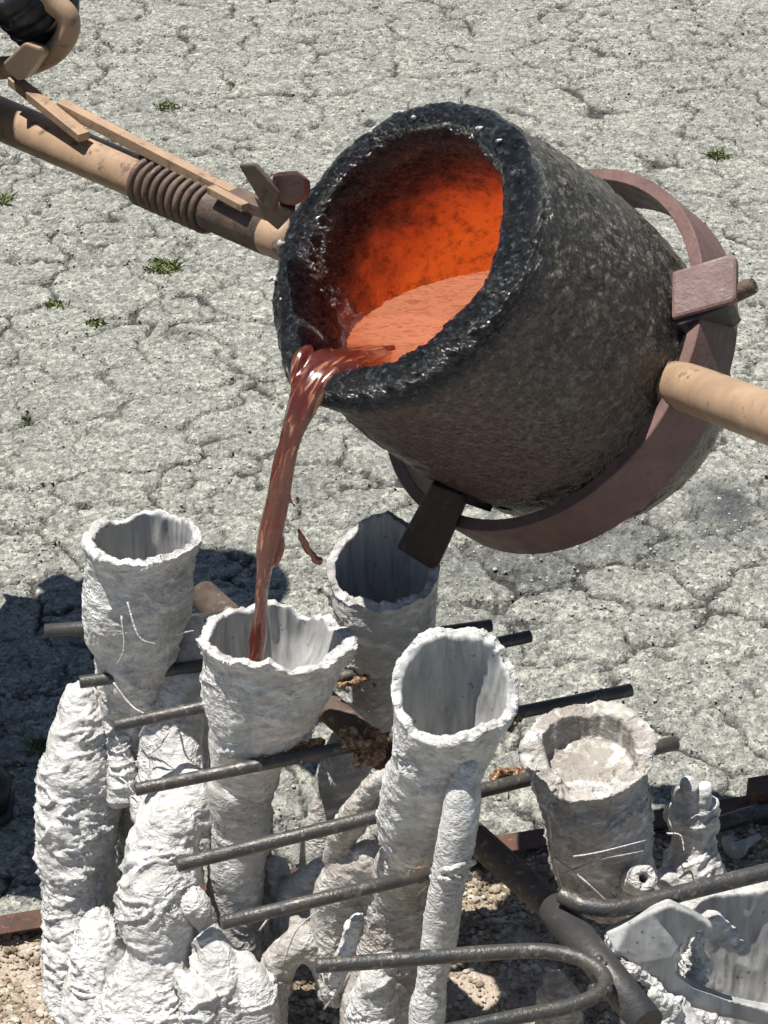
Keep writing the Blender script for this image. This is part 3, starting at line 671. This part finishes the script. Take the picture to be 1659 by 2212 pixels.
# clips gripping the crucible
prism([(515, 357), (548, 354), (604, 416), (592, 462), (560, 432)], 1.86, .035, 'clip_wing', M_tand, shank, .0025, dirv=nrm([.02, 1, -.40]), label='upper left wedge shaped clip of scorched steel')
prism([(588, 372), (640, 366), (660, 384), (658, 420), (622, 440), (600, 436), (584, 410)], 1.875, .045, 'clip', M_pink, shank, .006, dirv=nrm([.1, 1, -.55]))
prism([(548, 425), (598, 440), (640, 458), (600, 500), (566, 470)], 1.90, .05, 'clip_base', M_tand, shank, .003)
cpn = nrm([-.30, -.62, .72]); cpl = (onring(1520, 620, .012), cpn)
prism([(1451, 586), (1575, 548), (1592, 556), (1592, 642), (1580, 652), (1450, 688)], 0, .012, 'clip', M_pink, shank, .004, dirv=-cpn, plane=cpl)
prism([(1452, 680), (1584, 648), (1578, 656), (1570, 662), (1470, 702), (1454, 700)], 0, .055, 'clip_side', M_black, shank, .002, dirv=-cpn, plane=(cpl[0]-cpn*.006, cpn))
q0 = onring(1586, 634, -.012); q1 = onring(1630, 616, -.012); V, F = tube([q0-(q1-q0)*.3, q0, q1-(q1-q0)*.1, q1], [M(20, q0), M(20, q0), M(18, q0), M(9, q0)], 20, n=16); V = V+fbm(V*200, 2, 4)[:, None]*.001; obj('pin', V, F, M_rust, shank)
qy = onring(930, 1130)[1]
prism([(932, 1046), (1000, 1070), (1004, 1092), (948, 1222), (930, 1232), (855, 1186)], qy-.03, .05, 'clip', M_clipd, shank, .004, dirv=nrm([.25, 1, -.1]), label='lower clip, dark brown plate hanging over the ring')
prism([(985, 1062), (1066, 1094), (1060, 1108), (990, 1084)], qy-.01, .03, 'clip_foot', M_black, shank, .002)
# ================================================================= ROD RACK
RZ = .40
def zt_tube(p0, p1, r, z0=RZ, z1=None, seg=24):
    A = Wz(*p0, z0); B = Wz(*p1, RZ if z1 is None else z1); return tube([A, A+(B-A)*.002, B-(B-A)*.002, B], [M(r*.88, A), M(r, A), M(r, B), M(r*.88, B)], seg)
def rod(p0, p1, r, label, z0=RZ, z1=None, mat=M_rod):
    V, F = zt_tube(p0, p1, r, z0, z1); A = Wz(*p0, z0); B = Wz(*p1, RZ if z1 is None else z1)
    t = thing('steel_rod', (A+B)/2, label, 'steel rod', 'straight rods carrying the shells'); obj('bar', V, F, mat, t); return t, A, B
def slag(t, pts, z, seed, drips=()):
    parts = []; r = np.random.default_rng(seed)
    for (px, py, rp) in pts:
        c = Wz(px, py, z)+r.normal(0, .001, 3)
        parts.append(blob(c+zt*.003, M(rp, c), 2, (1.1, 1, .8)))
        for _ in range(3): parts.append(blob(c+r.normal(0, 1, 3)*M(rp, c)*.7, M(rp, c)*.45, 1))
    for (x0, y0, x1, y1, rp) in drips:
        A = Wz(x0, y0, z); B = W(x1, y1, A[1]-.002); parts.append(tube([A, B], [M(rp, A), M(rp*.25, B)], 8, n=6))
    V, N, F = remesh(parts, .0017); V = V+N*(fbm(V*170, 3, seed)*.0032)[:, None]; obj('slag_crust', V, F, M_slag, t, label='golden brown lumpy slag crust')
ta, A, B = rod((96, 1363), (560, 1330), 15, 'short grey rod end sticking out left behind the tall left tube', mat=M_spine)
tb, A, B = rod((172, 1474), (1062, 1351), 14, 'long rod under the tall left tube, its right end the upper of two black ends')
tc, A, B = rod((246, 1568), (1146, 1374), 14, 'rod just below the topmost long rod, ending right as the lower of two black ends')
slag(tc, [(735+i*14, 1484-i*3+random.uniform(-3, 3), random.uniform(7, 13)) for i in range(9)], RZ, 5)
td_, A, B = rod((292, 1706), (1364, 1490), 14.5, 'long rod crusted with golden slag in the middle, crossing the pour cup stem')
slag(td_, [(548+i*13, 1643-i*3.0+random.uniform(-4, 4), random.uniform(10, 17)) for i in range(12)], RZ, 6, [(612, 1640, 612, 1665, 5), (650, 1640, 655, 1668, 5), (690, 1625, 690, 1650, 5)])
slag(td_, [(745+random.uniform(0, 90), 1610+random.uniform(-22, 30), random.uniform(13, 21)) for i in range(14)], RZ, 7, [(770, 1630, 775, 1670, 7)])
slag(td_, [(1095, 1560, 14), (1108, 1548, 12), (1120, 1556, 10), (1096, 1574, 12)], RZ, 8)
te, A, B = rod((382, 1869), (1462, 1604), 16, 'long rod below the slag crusted one, ending behind the squat right cup')
slag(te, [(1068+i*12, 1684-i*3.4+random.uniform(-3, 3), random.uniform(9, 14)) for i in range(7)], RZ, 9, [(1098, 1680, 1100, 1728, 7), (1110, 1676, 1114, 1696, 9)])
tf, A, B = rod((478, 1994), (1000, 1868), 15.5, 'lowest straight rod, its left end in front of the lower shells')
slag(tf, [(850+i*13, 1902-i*3.2+random.uniform(-4, 4), random.uniform(9, 14)) for i in range(7)], RZ, 10)
A = Wz(1310, 2105, RZ-.03)
rack = thing('rod_rack', A, 'thick dark spine bar running diagonally under the shells with welded bent rods', 'rack')
V, F = zt_tube((1400, 2212), (1195, 1958), 38, RZ-.026, RZ-.026, 32); obj('spine_bar', V, F, M_spine, rack)
V, F = zt_tube((1205, 1970), (436, 1283), 33, RZ-.03, RZ-.03, 32); obj('inner_bar', V, F, M_rust, rack, label='rusty brown thinner upper half of the spine')
def bent(pts, r, name, z=RZ, mat=M_rod):
    Pq = [Wz(a, b, z) for a, b in pts]; V, F = tube(Pq, [M(r, p) for p in Pq], 24, n=110); return obj(name, V, F, mat, rack)
bent([(681, 2086), (800, 2078), (950, 2066), (1090, 2056), (1180, 2055), (1245, 2068), (1290, 2092), (1308, 2120), (1290, 2148), (1225, 2175), (1120, 2196), (980, 2225), (850, 2252)], 17, 'bent_rod')
bent([(1212, 1932), (1262, 1955), (1330, 1962), (1420, 1942), (1540, 1912), (1680, 1878), (1800, 1850)], 19, 'bent_rod')
V, N, F = remesh([blob(Wz(1300+random.uniform(-22, 22), 2100+random.uniform(-30, 40), RZ+.002), M(random.uniform(7, 13), Wz(1300, 2100, RZ)), 1) for i in range(12)], .0018); V += N*(fbm(V*200, 2, 3)*.002)[:, None]; obj('weld_bead', V, F, M_spine, rack)
lr = thing('loose_rod', Wz(1650, 1748, .05), 'grey rod lying along the tray edge at the far right', 'steel rod')
V, F = zt_tube((1548, 1782), (1760, 1716), 18, .055, .055); obj('bar', V, F, M_rod, lr)

# ================================================================= CERAMIC SHELLS
UPV = np.array([0, 0, 1.0])
def shell(label, P0): return thing('ceramic_shell', P0, label, 'ceramic shell', 'white ceramic casting shells')
def fibres(t, pts, seed, mat=M_shell):
    for p in pts:
        V, F = tube([W(a, b, y) for a, b, y in p], [.0010]*(len(p)-1)+[.0004], 6, n=14); obj('fibre', V, F, mat, t)
Tt = lambda *n: chain(list(n))
# tall left tube
t = shell('tall white tube with open round mouth, leftmost of the cups', W(300, 1500, 1.88))
shell_part('pouring_cup', [hollow([(310, 1162, 119, 1.88), (304, 1220, 116, 1.88), (297, 1290, 112, 1.88), (290, 1370, 98, 1.875), (290, 1450, 88, 1.87), (296, 1530, 72, 1.865)], nrm([-.05, .12, 1]), .0065, .17, .006, 1, lip=.004)], M_shell, t, 11, .0019)
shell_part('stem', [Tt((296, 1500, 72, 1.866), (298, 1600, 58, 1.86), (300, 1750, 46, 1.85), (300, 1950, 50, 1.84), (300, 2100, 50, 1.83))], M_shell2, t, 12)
fibres(t, [[(275, 1300, 1.82), (300, 1375, 1.80), (340, 1392, 1.80)], [(262, 1330, 1.82), (268, 1400, 1.81), (250, 1440, 1.81)], [(380, 1372, 1.83), (400, 1366, 1.82), (418, 1362, 1.81)]], 3)
# front left leg-like shell
t = shell('big lumpy white shell at the far left, leaning with a knee-like bump at its foot', W(165, 1900, 1.8))
shell_part('body', [Tt((178, 1512, 42, 1.87), (182, 1565, 60, 1.86), (174, 1650, 76, 1.84), (166, 1750, 86, 1.82), (164, 1850, 82, 1.80), (168, 1950, 76, 1.78), (170, 2050, 78, 1.75), (160, 2150, 72, 1.72), (160, 2300, 78, 1.67)),
    Tt((215, 1990, 34, 1.72), (215, 2060, 54, 1.69), (212, 2150, 72, 1.66), (215, 2300, 90, 1.62)),
    Tt((235, 1490, 24, 1.86), (250, 1560, 20, 1.85), (262, 1640, 24, 1.82), (262, 1720, 22, 1.80))], M_shell, t, 21, rough=1.25, stretch=(1.1, 1, 1.9))
fibres(t, [[(370*.663, 1475, 1.82), (285, 1525, 1.80), (330, 1550, 1.78)], [(250, 1590, 1.8), (275, 1640, 1.79), (300, 1645, 1.78)], [(258, 1680, 1.79), (272, 1690, 1.78), (288, 1712, 1.77)], [(300, 1590, 1.79), (318, 1560, 1.78), (328, 1535, 1.78)]], 4)
# second shell with a torso-like body
t = shell('crinkled white shell right of the far left shell, with a small loop low down', W(360, 1900, 1.7))
shell_part('body', [Tt((424, 1352, 22, 1.90), (410, 1420, 42, 1.885), (390, 1500, 58, 1.86), (380, 1590, 60, 1.825), (378, 1680, 62, 1.785), (372, 1770, 70, 1.745), (352, 1860, 78, 1.72), (348, 1960, 84, 1.69), (348, 2060, 84, 1.67), (350, 2200, 96, 1.63), (350, 2300, 96, 1.61)),
    Tt((330, 1500, 16, 1.85), (335, 1580, 36, 1.83), (330, 1680, 30, 1.80), (310, 1760, 22, 1.77)),
    Tt((400, 1680, 44, 1.77), (432, 1740, 36, 1.75), (455, 1800, 18, 1.74)),
    Tt((400, 1945, 30, 1.68), (430, 1965, 26, 1.67), (448, 2010, 18, 1.665), (438, 2060, 14, 1.66), (430, 2110, 28, 1.66)),
    Tt((420, 1480, 26, 1.87), (432, 1600, 22, 1.84), (436, 1700, 22, 1.80)),
    Tt((290, 2080, 40, 1.66), (270, 2180, 60, 1.63), (300, 2280, 70, 1.61))], M_shell, t, 31, rough=1.1)
# cup being filled
t = shell('wide flared cup receiving the molten stream, tapering to a long stem', W(560, 1700, 1.74))
def rf2(a): return 1+.21*max(0, math.cos(a+.35))**5+.05*max(0, math.cos(a-math.pi))**4
shell_part('pouring_cup', [hollow([(588, 1374, 143, 1.755), (574, 1450, 131, 1.755), (558, 1540, 110, 1.75), (536, 1630, 84, 1.745), (524, 1700, 70, 1.74)], nrm([.05, .17, 1]), .006, .14, .0075, 2, rfun=rf2, lip=.006)], M_shell, t, 41, .0019, amp=.8)
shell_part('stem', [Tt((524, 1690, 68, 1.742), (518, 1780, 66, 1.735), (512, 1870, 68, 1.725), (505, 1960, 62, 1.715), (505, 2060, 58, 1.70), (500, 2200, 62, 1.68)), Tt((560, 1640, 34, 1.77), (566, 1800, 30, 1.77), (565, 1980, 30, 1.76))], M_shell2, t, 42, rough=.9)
# shaded cup behind, under the crucible clip
t = shell('grey shaded cup with a broken high back rim, right under the crucible clip', W(800, 1600, 1.87))
def hf3(a): return .030*max(0, math.sin(a))**2-.006*max(0, -math.sin(a))
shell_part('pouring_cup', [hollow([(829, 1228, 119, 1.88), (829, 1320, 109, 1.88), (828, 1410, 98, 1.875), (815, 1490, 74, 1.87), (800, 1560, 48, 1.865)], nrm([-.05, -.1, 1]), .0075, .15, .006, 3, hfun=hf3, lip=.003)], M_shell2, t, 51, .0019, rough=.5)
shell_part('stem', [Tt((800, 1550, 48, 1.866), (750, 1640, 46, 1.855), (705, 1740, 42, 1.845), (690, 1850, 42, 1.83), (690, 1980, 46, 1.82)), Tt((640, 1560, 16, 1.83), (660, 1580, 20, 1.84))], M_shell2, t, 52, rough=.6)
# front middle cup
t = shell('large smooth grey lined cup leaning forward, front middle, thin vent tube at its side', W(900, 1850, 1.58))
shell_part('pouring_cup', [hollow([(985, 1478, 131, 1.585), (968, 1560, 124, 1.59), (945, 1640, 106, 1.59), (915, 1710, 84, 1.595), (890, 1780, 62, 1.605), (878, 1850, 52, 1.618)], nrm([.10, -.36, 1]), .0065, .155, .007, 4, lip=.004, hfun=lambda a: -.016*max(0, math.cos(a-math.radians(228)))**3+.006*max(0, math.cos(a-math.radians(60)))**2)], M_shell, t, 61, .0019, rough=.8, amp=.9)
shell_part('body', [Tt((878, 1840, 50, 1.62), (862, 1920, 66, 1.635), (850, 2010, 84, 1.64), (835, 2110, 84, 1.63), (830, 2260, 90, 1.60)),
    Tt((800, 1860, 44, 1.65), (752, 1900, 62, 1.66), (735, 1980, 66, 1.66), (750, 2070, 70, 1.65)),
    Tt((835, 1680, 22, 1.64), (790, 1730, 30, 1.65), (745, 1790, 30, 1.66), (712, 1858, 20, 1.665))], M_shell3, t, 62, rough=.75)
shell_part('vent_tube', [Tt((1008, 1660, 26, 1.545), (998, 1740, 38, 1.535), (982, 1830, 38, 1.525), (964, 1930, 37, 1.52), (950, 2030, 36, 1.515), (930, 2130, 38, 1.505), (915, 2260, 42, 1.49))], M_shell, t, 63, .0018, rough=.6, amp=.6)
for (a, b, c, d) in ((940, 1880, 1020, 1862), (935, 1896, 1012, 1894)):
    V, F = tube([W(a-4, b, 1.53), W((a+c)/2, (b+d)/2+5, 1.495), W(c+4, d, 1.53)], M(7, W(a, b, 1.5)), 10, n=16); V = V+fbm(V*200, 2, 9)[:, None]*.001; obj('strap', V, F, M_shell, t)
# squat cup on the right
t = shell('squat textured cup on the right with a ragged cream coloured rim', W(1300, 1900, 1.65))
def hf5(a): return -.013*max(0, math.cos(a-math.radians(245)))**4-.004*max(0, -math.sin(a))
shell_part('pouring_cup', [hollow([(1273, 1608, 131, 1.65), (1280, 1680, 121, 1.65), (1292, 1750, 117, 1.65), (1302, 1840, 112, 1.65), (1312, 1915, 100, 1.645), (1326, 1965, 56, 1.64)], nrm([.0, -.07, 1]), .013, .030, .007, 5, hfun=hf5, lip=.006)], M_shell3, t, 71, .0019, rough=1.15)
V, F = tube([W(1372, 1925, 1.575), W(1386, 1906, 1.57), W(1391, 1897, 1.567)], [M(26, W(1390, 1900, 1.57)), M(31, W(1390, 1900, 1.57)), M(30, W(1390, 1900, 1.57))], 32, cap=False)
R_ = M(30, W(1390, 1900, 1.57)); c0 = W(1391, 1897, 1.567); ax = nrm(W(1391, 1897, 1.567)-W(1378, 1922, 1.575)-np.array([0, .012, 0])); e1_ = nrm(np.cross(ax, [0, 1, 0])); e2_ = np.cross(ax, e1_)
prf = [(R_*.95, -.045), (R_, -.02), (R_*1.02, -.004), (R_*.95, .001), (R_*.5, .002), (R_*.36, .000), (R_*.33, -.004), (R_*.30, -.03)]
aa = np.linspace(0, 2*math.pi, 40, endpoint=False); V = np.array([[c0+(e1_*math.cos(x)+e2_*math.sin(x))*r_*(1+.05*math.sin(5*x+r_*900))+ax*z_ for x in aa] for r_, z_ in prf]).reshape(-1, 3)
obj('vent_nozzle', V, gridF(len(prf), 40).tolist()+[[(len(prf)-1)*40+j for j in range(40)]], M_shell, t)
shell_part('nozzle_seat', [Tt((1385, 1935, 38, 1.59), (1372, 1950, 44, 1.60), (1350, 1960, 40, 1.61))], M_shell3, t, 73)
fibres(t, [[(1170, 1690, 1.62), (1185, 1760, 1.60), (1195, 1850, 1.59), (1215, 1920, 1.59)], [(1200, 1935, 1.58), (1300, 1948, 1.56), (1370, 1985, 1.56), (1445, 1975, 1.56)], [(1195, 1850, 1.59), (1260, 1900, 1.57), (1330, 1965, 1.56)], [(1160, 1650, 1.62), (1150, 1690, 1.61), (1168, 1740, 1.61)], [(1210, 1890, 1.58), (1290, 1860, 1.575), (1390, 1838, 1.58)], [(1205, 1855, 1.58), (1290, 1842, 1.575), (1395, 1815, 1.58)]], 5)
# hand-like small shell
t = shell('small knobbly shell shaped like a hand, beside the squat right cup', W(1500, 1900, 1.7))
shell_part('body', [Tt((1497, 1760, 42, 1.735), (1500, 1810, 46, 1.73), (1500, 1870, 62, 1.72), (1500, 1930, 70, 1.71), (1500, 2010, 66, 1.70)), Tt((1465, 1712, 12, 1.735), (1475, 1760, 18, 1.73)), Tt((1490, 1702, 13, 1.73), (1492, 1760, 20, 1.73)), Tt((1518, 1712, 14, 1.73), (1512, 1760, 22, 1.73)), Tt((1536, 1740, 11, 1.73), (1525, 1790, 22, 1.73)), Tt((1452, 1745, 10, 1.73), (1470, 1790, 22, 1.73)), Tt((1440, 1900, 28, 1.70), (1420, 1965, 30, 1.69))], M_shell, t, 81, .0019, rough=1.2)
fibres(t, [[(1450, 1735, 1.71), (1442, 1760, 1.71), (1452, 1790, 1.70)], [(1440, 1800, 1.70), (1470, 1805, 1.70), (1478, 1840, 1.69)]], 6)
# big open pan shell, lower right
t = shell('big open grey lined pan shell cut off at the lower right corner', W(1600, 2120, 1.50))
def rf7(a): return 1+.16*max(0, math.cos(a-math.radians(165)))**6
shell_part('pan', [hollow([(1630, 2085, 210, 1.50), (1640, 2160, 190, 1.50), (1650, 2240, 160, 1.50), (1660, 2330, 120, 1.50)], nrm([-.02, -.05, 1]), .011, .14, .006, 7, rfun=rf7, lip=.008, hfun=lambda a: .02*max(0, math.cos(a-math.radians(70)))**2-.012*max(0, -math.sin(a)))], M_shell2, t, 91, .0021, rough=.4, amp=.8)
def plate(pts, ys, dep):
    Q = np.array([W(a, b, y) for (a, b), y in zip(pts, ys)]); k = len(Q); V = np.vstack([Q, Q+np.array([0, 1, -.5])*dep]); F = [list(range(k)), list(range(k, 2*k))[::-1]]
    for i in range(k): F.append([i, i+k, (i+1) % k+k, (i+1) % k])
    me = mkmesh('t', V, F); bm = bmesh.new(); bm.from_mesh(me); bmesh.ops.triangulate(bm, faces=bm.faces[:]); V = np.array([v.co[:] for v in bm.verts]); F = [[v.index for v in f.verts] for f in bm.faces]; bm.free(); bpy.data.meshes.remove(me); return V, F
tp = [(1312, 2016), (1360, 1996), (1405, 1972), (1448, 1955), (1490, 1972), (1540, 2004), (1500, 2012), (1474, 2032), (1456, 2068), (1462, 2104), (1500, 2134), (1570, 2160), (1650, 2180), (1720, 2190), (1720, 2216), (1640, 2212), (1550, 2196), (1470, 2166), (1420, 2128), (1370, 2084), (1330, 2056), (1310, 2036)]
shell_part('tongue', [plate(tp, [1.47+(.0 if p[1] > 2040 else .012) for p in tp], .016)], M_lining, t, 92, .0019, rough=.2, amp=.35)
shell_part('tongue_edge', [Tt((1308, 2022, 11, 1.478), (1330, 2064, 13, 1.472), (1372, 2096, 14, 1.466), (1430, 2146, 14, 1.462), (1500, 2190, 12, 1.46), (1580, 2224, 10, 1.458)), Tt((1500, 2012, 8, 1.50), (1474, 2032, 9, 1.50), (1440, 2080, 9, 1.50)), Tt((1512, 2020, 18, 1.515), (1500, 2080, 22, 1.52), (1505, 2120, 16, 1.51))], M_shell, t, 94, .0018, rough=1.3)
shell_part('broken_edge', [Tt((1512, 2010, 16, 1.53), (1535, 1985, 20, 1.53), (1565, 2010, 20, 1.53), (1590, 2045, 12, 1.53)), Tt((1520, 2000, 18, 1.53), (1555, 2025, 22, 1.53))], M_shell, t, 93, .0019, rough=1.5)
t = shell('white ragged shell cut off by the right edge, above the open pan', W(1660, 2000, 1.62))
shell_part('body', [Tt((1672, 1955, 18, 1.64), (1668, 2000, 34, 1.64), (1680, 2060, 40, 1.64), (1700, 2140, 50, 1.63))], M_shell, t, 95, rough=1.3)
# low shells along the bottom
def low(label, parts, mat, seed, P0, rough=1.0):
    t = shell(label, P0); shell_part('body', parts, mat, t, seed, rough=rough); return t
low('crumpled white shell at the bottom, left of the brown one', [Tt((455, 2010, 26, 1.66), (470, 2080, 52, 1.64), (475, 2160, 66, 1.62), (470, 2280, 72, 1.60)), Tt((520, 2080, 30, 1.64), (550, 2140, 44, 1.62), (560, 2250, 50, 1.60)), Tt((395, 2120, 26, 1.62), (430, 2170, 44, 1.60), (430, 2270, 50, 1.59))], M_shell, 101, W(470, 2150, 1.62), 1.35)
t = low('brownish arched shell at the bottom centre', [Tt((575, 2240, 40, 1.63), (585, 2140, 42, 1.64), (615, 2060, 42, 1.65), (665, 2040, 42, 1.65), (705, 2080, 36, 1.645), (720, 2140, 30, 1.63)), Tt((640, 1990, 24, 1.67), (660, 2030, 34, 1.66))], M_shell3, 102, W(620, 2120, 1.64), .9)
fibres(t, [[(610, 2085, 1.6), (640, 2010, 1.6), (690, 1965, 1.6)], [(700, 2180, 1.58), (745, 2120, 1.57), (770, 2070, 1.58)], [(720, 2175, 1.57), (700, 2120, 1.58), (690, 2050, 1.6)], [(560, 2010, 1.62), (600, 1960, 1.62), (640, 1940, 1.63)]], 7)
low('pale folded shell standing below the leaning front cup', [Tt((830, 2080, 26, 1.56), (810, 2140, 46, 1.55), (800, 2260, 64, 1.54)), Tt((770, 1990, 22, 1.60), (745, 2060, 22, 1.59), (722, 2120, 12, 1.58))], M_shell, 103, W(800, 2150, 1.55), 1.1)
low('small tan shell foot under the bent rod', [Tt((1200, 2120, 22, 1.60), (1205, 2160, 40, 1.59), (1210, 2270, 52, 1.58))], M_shell3, 104, W(1200, 2150, 1.59), 1.0)
low('ragged white shell tip at the bottom edge, left of the open pan', [Tt((1362, 2165, 10, 1.43), (1370, 2210, 26, 1.43), (1380, 2280, 40, 1.43)), Tt((1415, 2150, 20, 1.43), (1440, 2195, 34, 1.43), (1440, 2280, 44, 1.43))], M_shell, 105, W(1400, 2200, 1.43), 1.2)
low('dark lumpy shell low in the gap right of the cup stem', [Tt((690, 1880, 30, 1.72), (640, 1930, 40, 1.72), (620, 2000, 40, 1.72)), Tt((590, 1870, 24, 1.75), (610, 1940, 34, 1.74))], M_shell2, 106, W(650, 1950, 1.72), 1.0)
# shard on the sand at right
t = obj('shell_shard', *tube([Wz(1570, 1812, .04), Wz(1590, 1835, .045), Wz(1612, 1822, .05), Wz(1640, 1806, .05)], [.008, .012, .006, .004], 14, n=14), M_shell3); tag(t, 'curved broken piece of shell lying on the sand by the tray edge', 'shard')

# ================================================================= PERSON (mostly outside the picture)
def skin(name, verts, edges, radii, mat, parent, sub=2, root=0):
    base = org(parent); me = bpy.data.meshes.new(name); me.from_pydata([tuple(np.asarray(v)-base) for v in verts], edges, []); me.update()
    o = bpy.data.objects.new(name, me); sc.collection.objects.link(o)
    m = o.modifiers.new('skin', 'SKIN'); m.use_smooth_shade = True
    for i, r in enumerate(radii): me.skin_vertices[0].data[i].radius = (r, r) if np.isscalar(r) else r
    me.skin_vertices[0].data[root].use_root = True
    s = o.modifiers.new('sub', 'SUBSURF'); s.levels = sub; s.render_levels = sub
    dg = bpy.context.evaluated_depsgraph_get(); dg.update(); m2 = bpy.data.meshes.new_from_object(o.evaluated_get(dg)); bpy.data.objects.remove(o)
    m2.materials.clear(); m2.materials.append(mat); m2.polygons.foreach_set('use_smooth', [True]*len(m2.polygons)); m2.name = name
    o = bpy.data.objects.new(name, m2); sc.collection.objects.link(o); o.parent = parent; ORG[o.name] = base; return o
boot = Wz(30, 1742, 0); hand = W(20, 18, 2.40)
per = thing('person', (-.80, 2.28, 0), 'person in dark boots and black gloves holding the curved handle, mostly out of frame', 'person')
pel = (-.84, 2.46, .90)
Vv = [pel, (-.80, 2.50, 1.10), (-.74, 2.52, 1.28), (-.70, 2.54, 1.42), (-.68, 2.54, 1.50), (-.66, 2.53, 1.60), (-.655, 2.53, 1.69),          # 0..6 spine, neck, head
      (-.70, 2.34, 1.36), (-.72, 2.30, 1.16), (-.66, 2.38, 1.00),        # 7..9 near arm
      (-.66, 2.72, 1.36), (-.54, 2.70, 1.16), (hand[0]-.10, hand[1]+.05, hand[2]+.07),       # 10..12 far arm
      (-.80, 2.34, .84), (-.66, 2.14, .50), (boot[0]-.17, boot[1], .10),   # 13..15 near leg
      (-.82, 2.38, .86), (-.80, 2.50, .48), (-.86, 2.58, .10)]             # far leg
Ee = [(0, 1), (1, 2), (2, 3), (3, 4), (4, 5), (5, 6), (3, 7), (7, 8), (8, 9), (3, 10), (10, 11), (11, 12), (0, 13), (13, 14), (14, 15), (0, 16), (16, 17), (17, 18)]
Rr = [.17, .17, .21, .16, .07, .095, .085, .10, .075, .055, .10, .075, .055, .10, .07, .055, .10, .07, .055]
skin('work_clothes', Vv, Ee, Rr, M_cloth, per)
def bootmesh(toe, name):
    T0 = np.array(toe); Pq = [T0+np.array(d) for d in ((-.30, .02, .045), (-.24, .02, .05), (-.17, .01, .055), (-.09, 0, .046), (-.03, -.01, .036), (0, -.01, .03))]
    V, F = tube(Pq, [(.030, .035), (.042, .044), (.048, .052), (.050, .044), (.044, .034), (.022, .02)], 28, n=26, N0=(0, 1, 0)); V[:, 2] = np.maximum(V[:, 2], .012)
    V2, F2 = tube([T0+np.array((-.19, .01, .05)), T0+np.array((-.20, .01, .13)), T0+np.array((-.21, .01, .22))], [.048, .052, .056], 24, n=12)
    b = obj(name, *merge([(V, F), (V2, F2)]), M_leather, per)
    V, F = tube([p*np.array([1, 1, 0])+np.array([0, 0, .009]) for p in Pq], [(.034, .009), (.046, .009), (.050, .009), (.054, .009), (.048, .009), (.024, .009)], 24, n=26, N0=(0, 1, 0)); obj('sole', V, F, M_black, b)
bootmesh(boot, 'boot'); bootmesh((-.72, 2.60, 0), 'boot')
# gloved hand wrapped round the curved handle
def glove(H, G, grip_dir, name):
    """H wrist, G grip centre"""
    H = np.array(H); G = np.array(G); f = nrm(G-H); g = nrm(np.array(grip_dir)-f*np.dot(grip_dir, f)); u = np.cross(f, g)
    if u[2] < 0: u = -u
    V = [H, H+f*.05, G+u*.030]; R = [(.036, .030), (.042, .028), (.040, .024)]; E = [(0, 1), (1, 2)]
    parts = [tube([H-f*.10, H-f*.03, H+f*.04, G+u*.032], [(.050, .046), (.044, .038), (.045, .030), (.042, .022)], 24, n=20, N0=g)]
    for k, (o_, ln) in enumerate(((-.033, .9), (-.011, 1.0), (.011, .95), (.033, .8))):
        b = G+g*o_; pts = [b+u*.030, b+u*.026+f*.030, b+f*.042*ln-u*.004, b+f*.028*ln-u*.030, b-f*.004-u*.034]
        parts.append(tube(pts, [.014, .0135, .0125, .012, .009], 14, n=18)); parts.append(blob(pts[-1], .0095))
    pts = [H+f*.03-g*.03, G-g*.046-f*.01-u*.005, G-g*.036+f*.004-u*.028]; parts.append(tube(pts, [.017, .015, .012], 14, n=12)); parts.append(blob(pts[-1], .012))
    parts += [blob(H*.35+G*.65+u*.026, .046, 3, (1, 1, .8)), blob(H-f*.02, .05, 3)]
    V, N, F = remesh(parts, .0025); V = V+N*(fbm(V*70, 2, 8)*.0015)[:, None]; obj(name, V, F, M_leather, per)
glove(W(-60, -70, 2.47), W(48, -8, 2.40), nrm(W(120, 20, 2.365)-W(20, -60, 2.375)), 'glove')
glove((-.66, 2.41, .99), lB+(lB-lA)*.32+np.array([0, 0, .01]), lt, 'glove')
AP = []  # unseen apron, added to spread the person's shadow on the ground
for i in range(30):
    f_ = i/29; z_ = 1.02-.70*f_
    for j in range(36):
        g_ = j/35; AP.append((-.655+.05*math.sin(g_*math.pi)+.02*f_*math.sin(g_*14)+.012*math.sin(g_*31+f_*3), 1.99+.62*g_+.02*math.sin(f_*5), z_))
AP = np.array(AP); AP2 = AP-np.array([.004, 0, 0]); F = gridF(30, 36, wrap=False).tolist(); F2 = gridF(30, 36, wrap=False, off=1080, flip=True).tolist()
obj('shadow_apron', np.vstack([AP, AP2]), F+F2, M_leather, per)
bpy.context.view_layer.update()
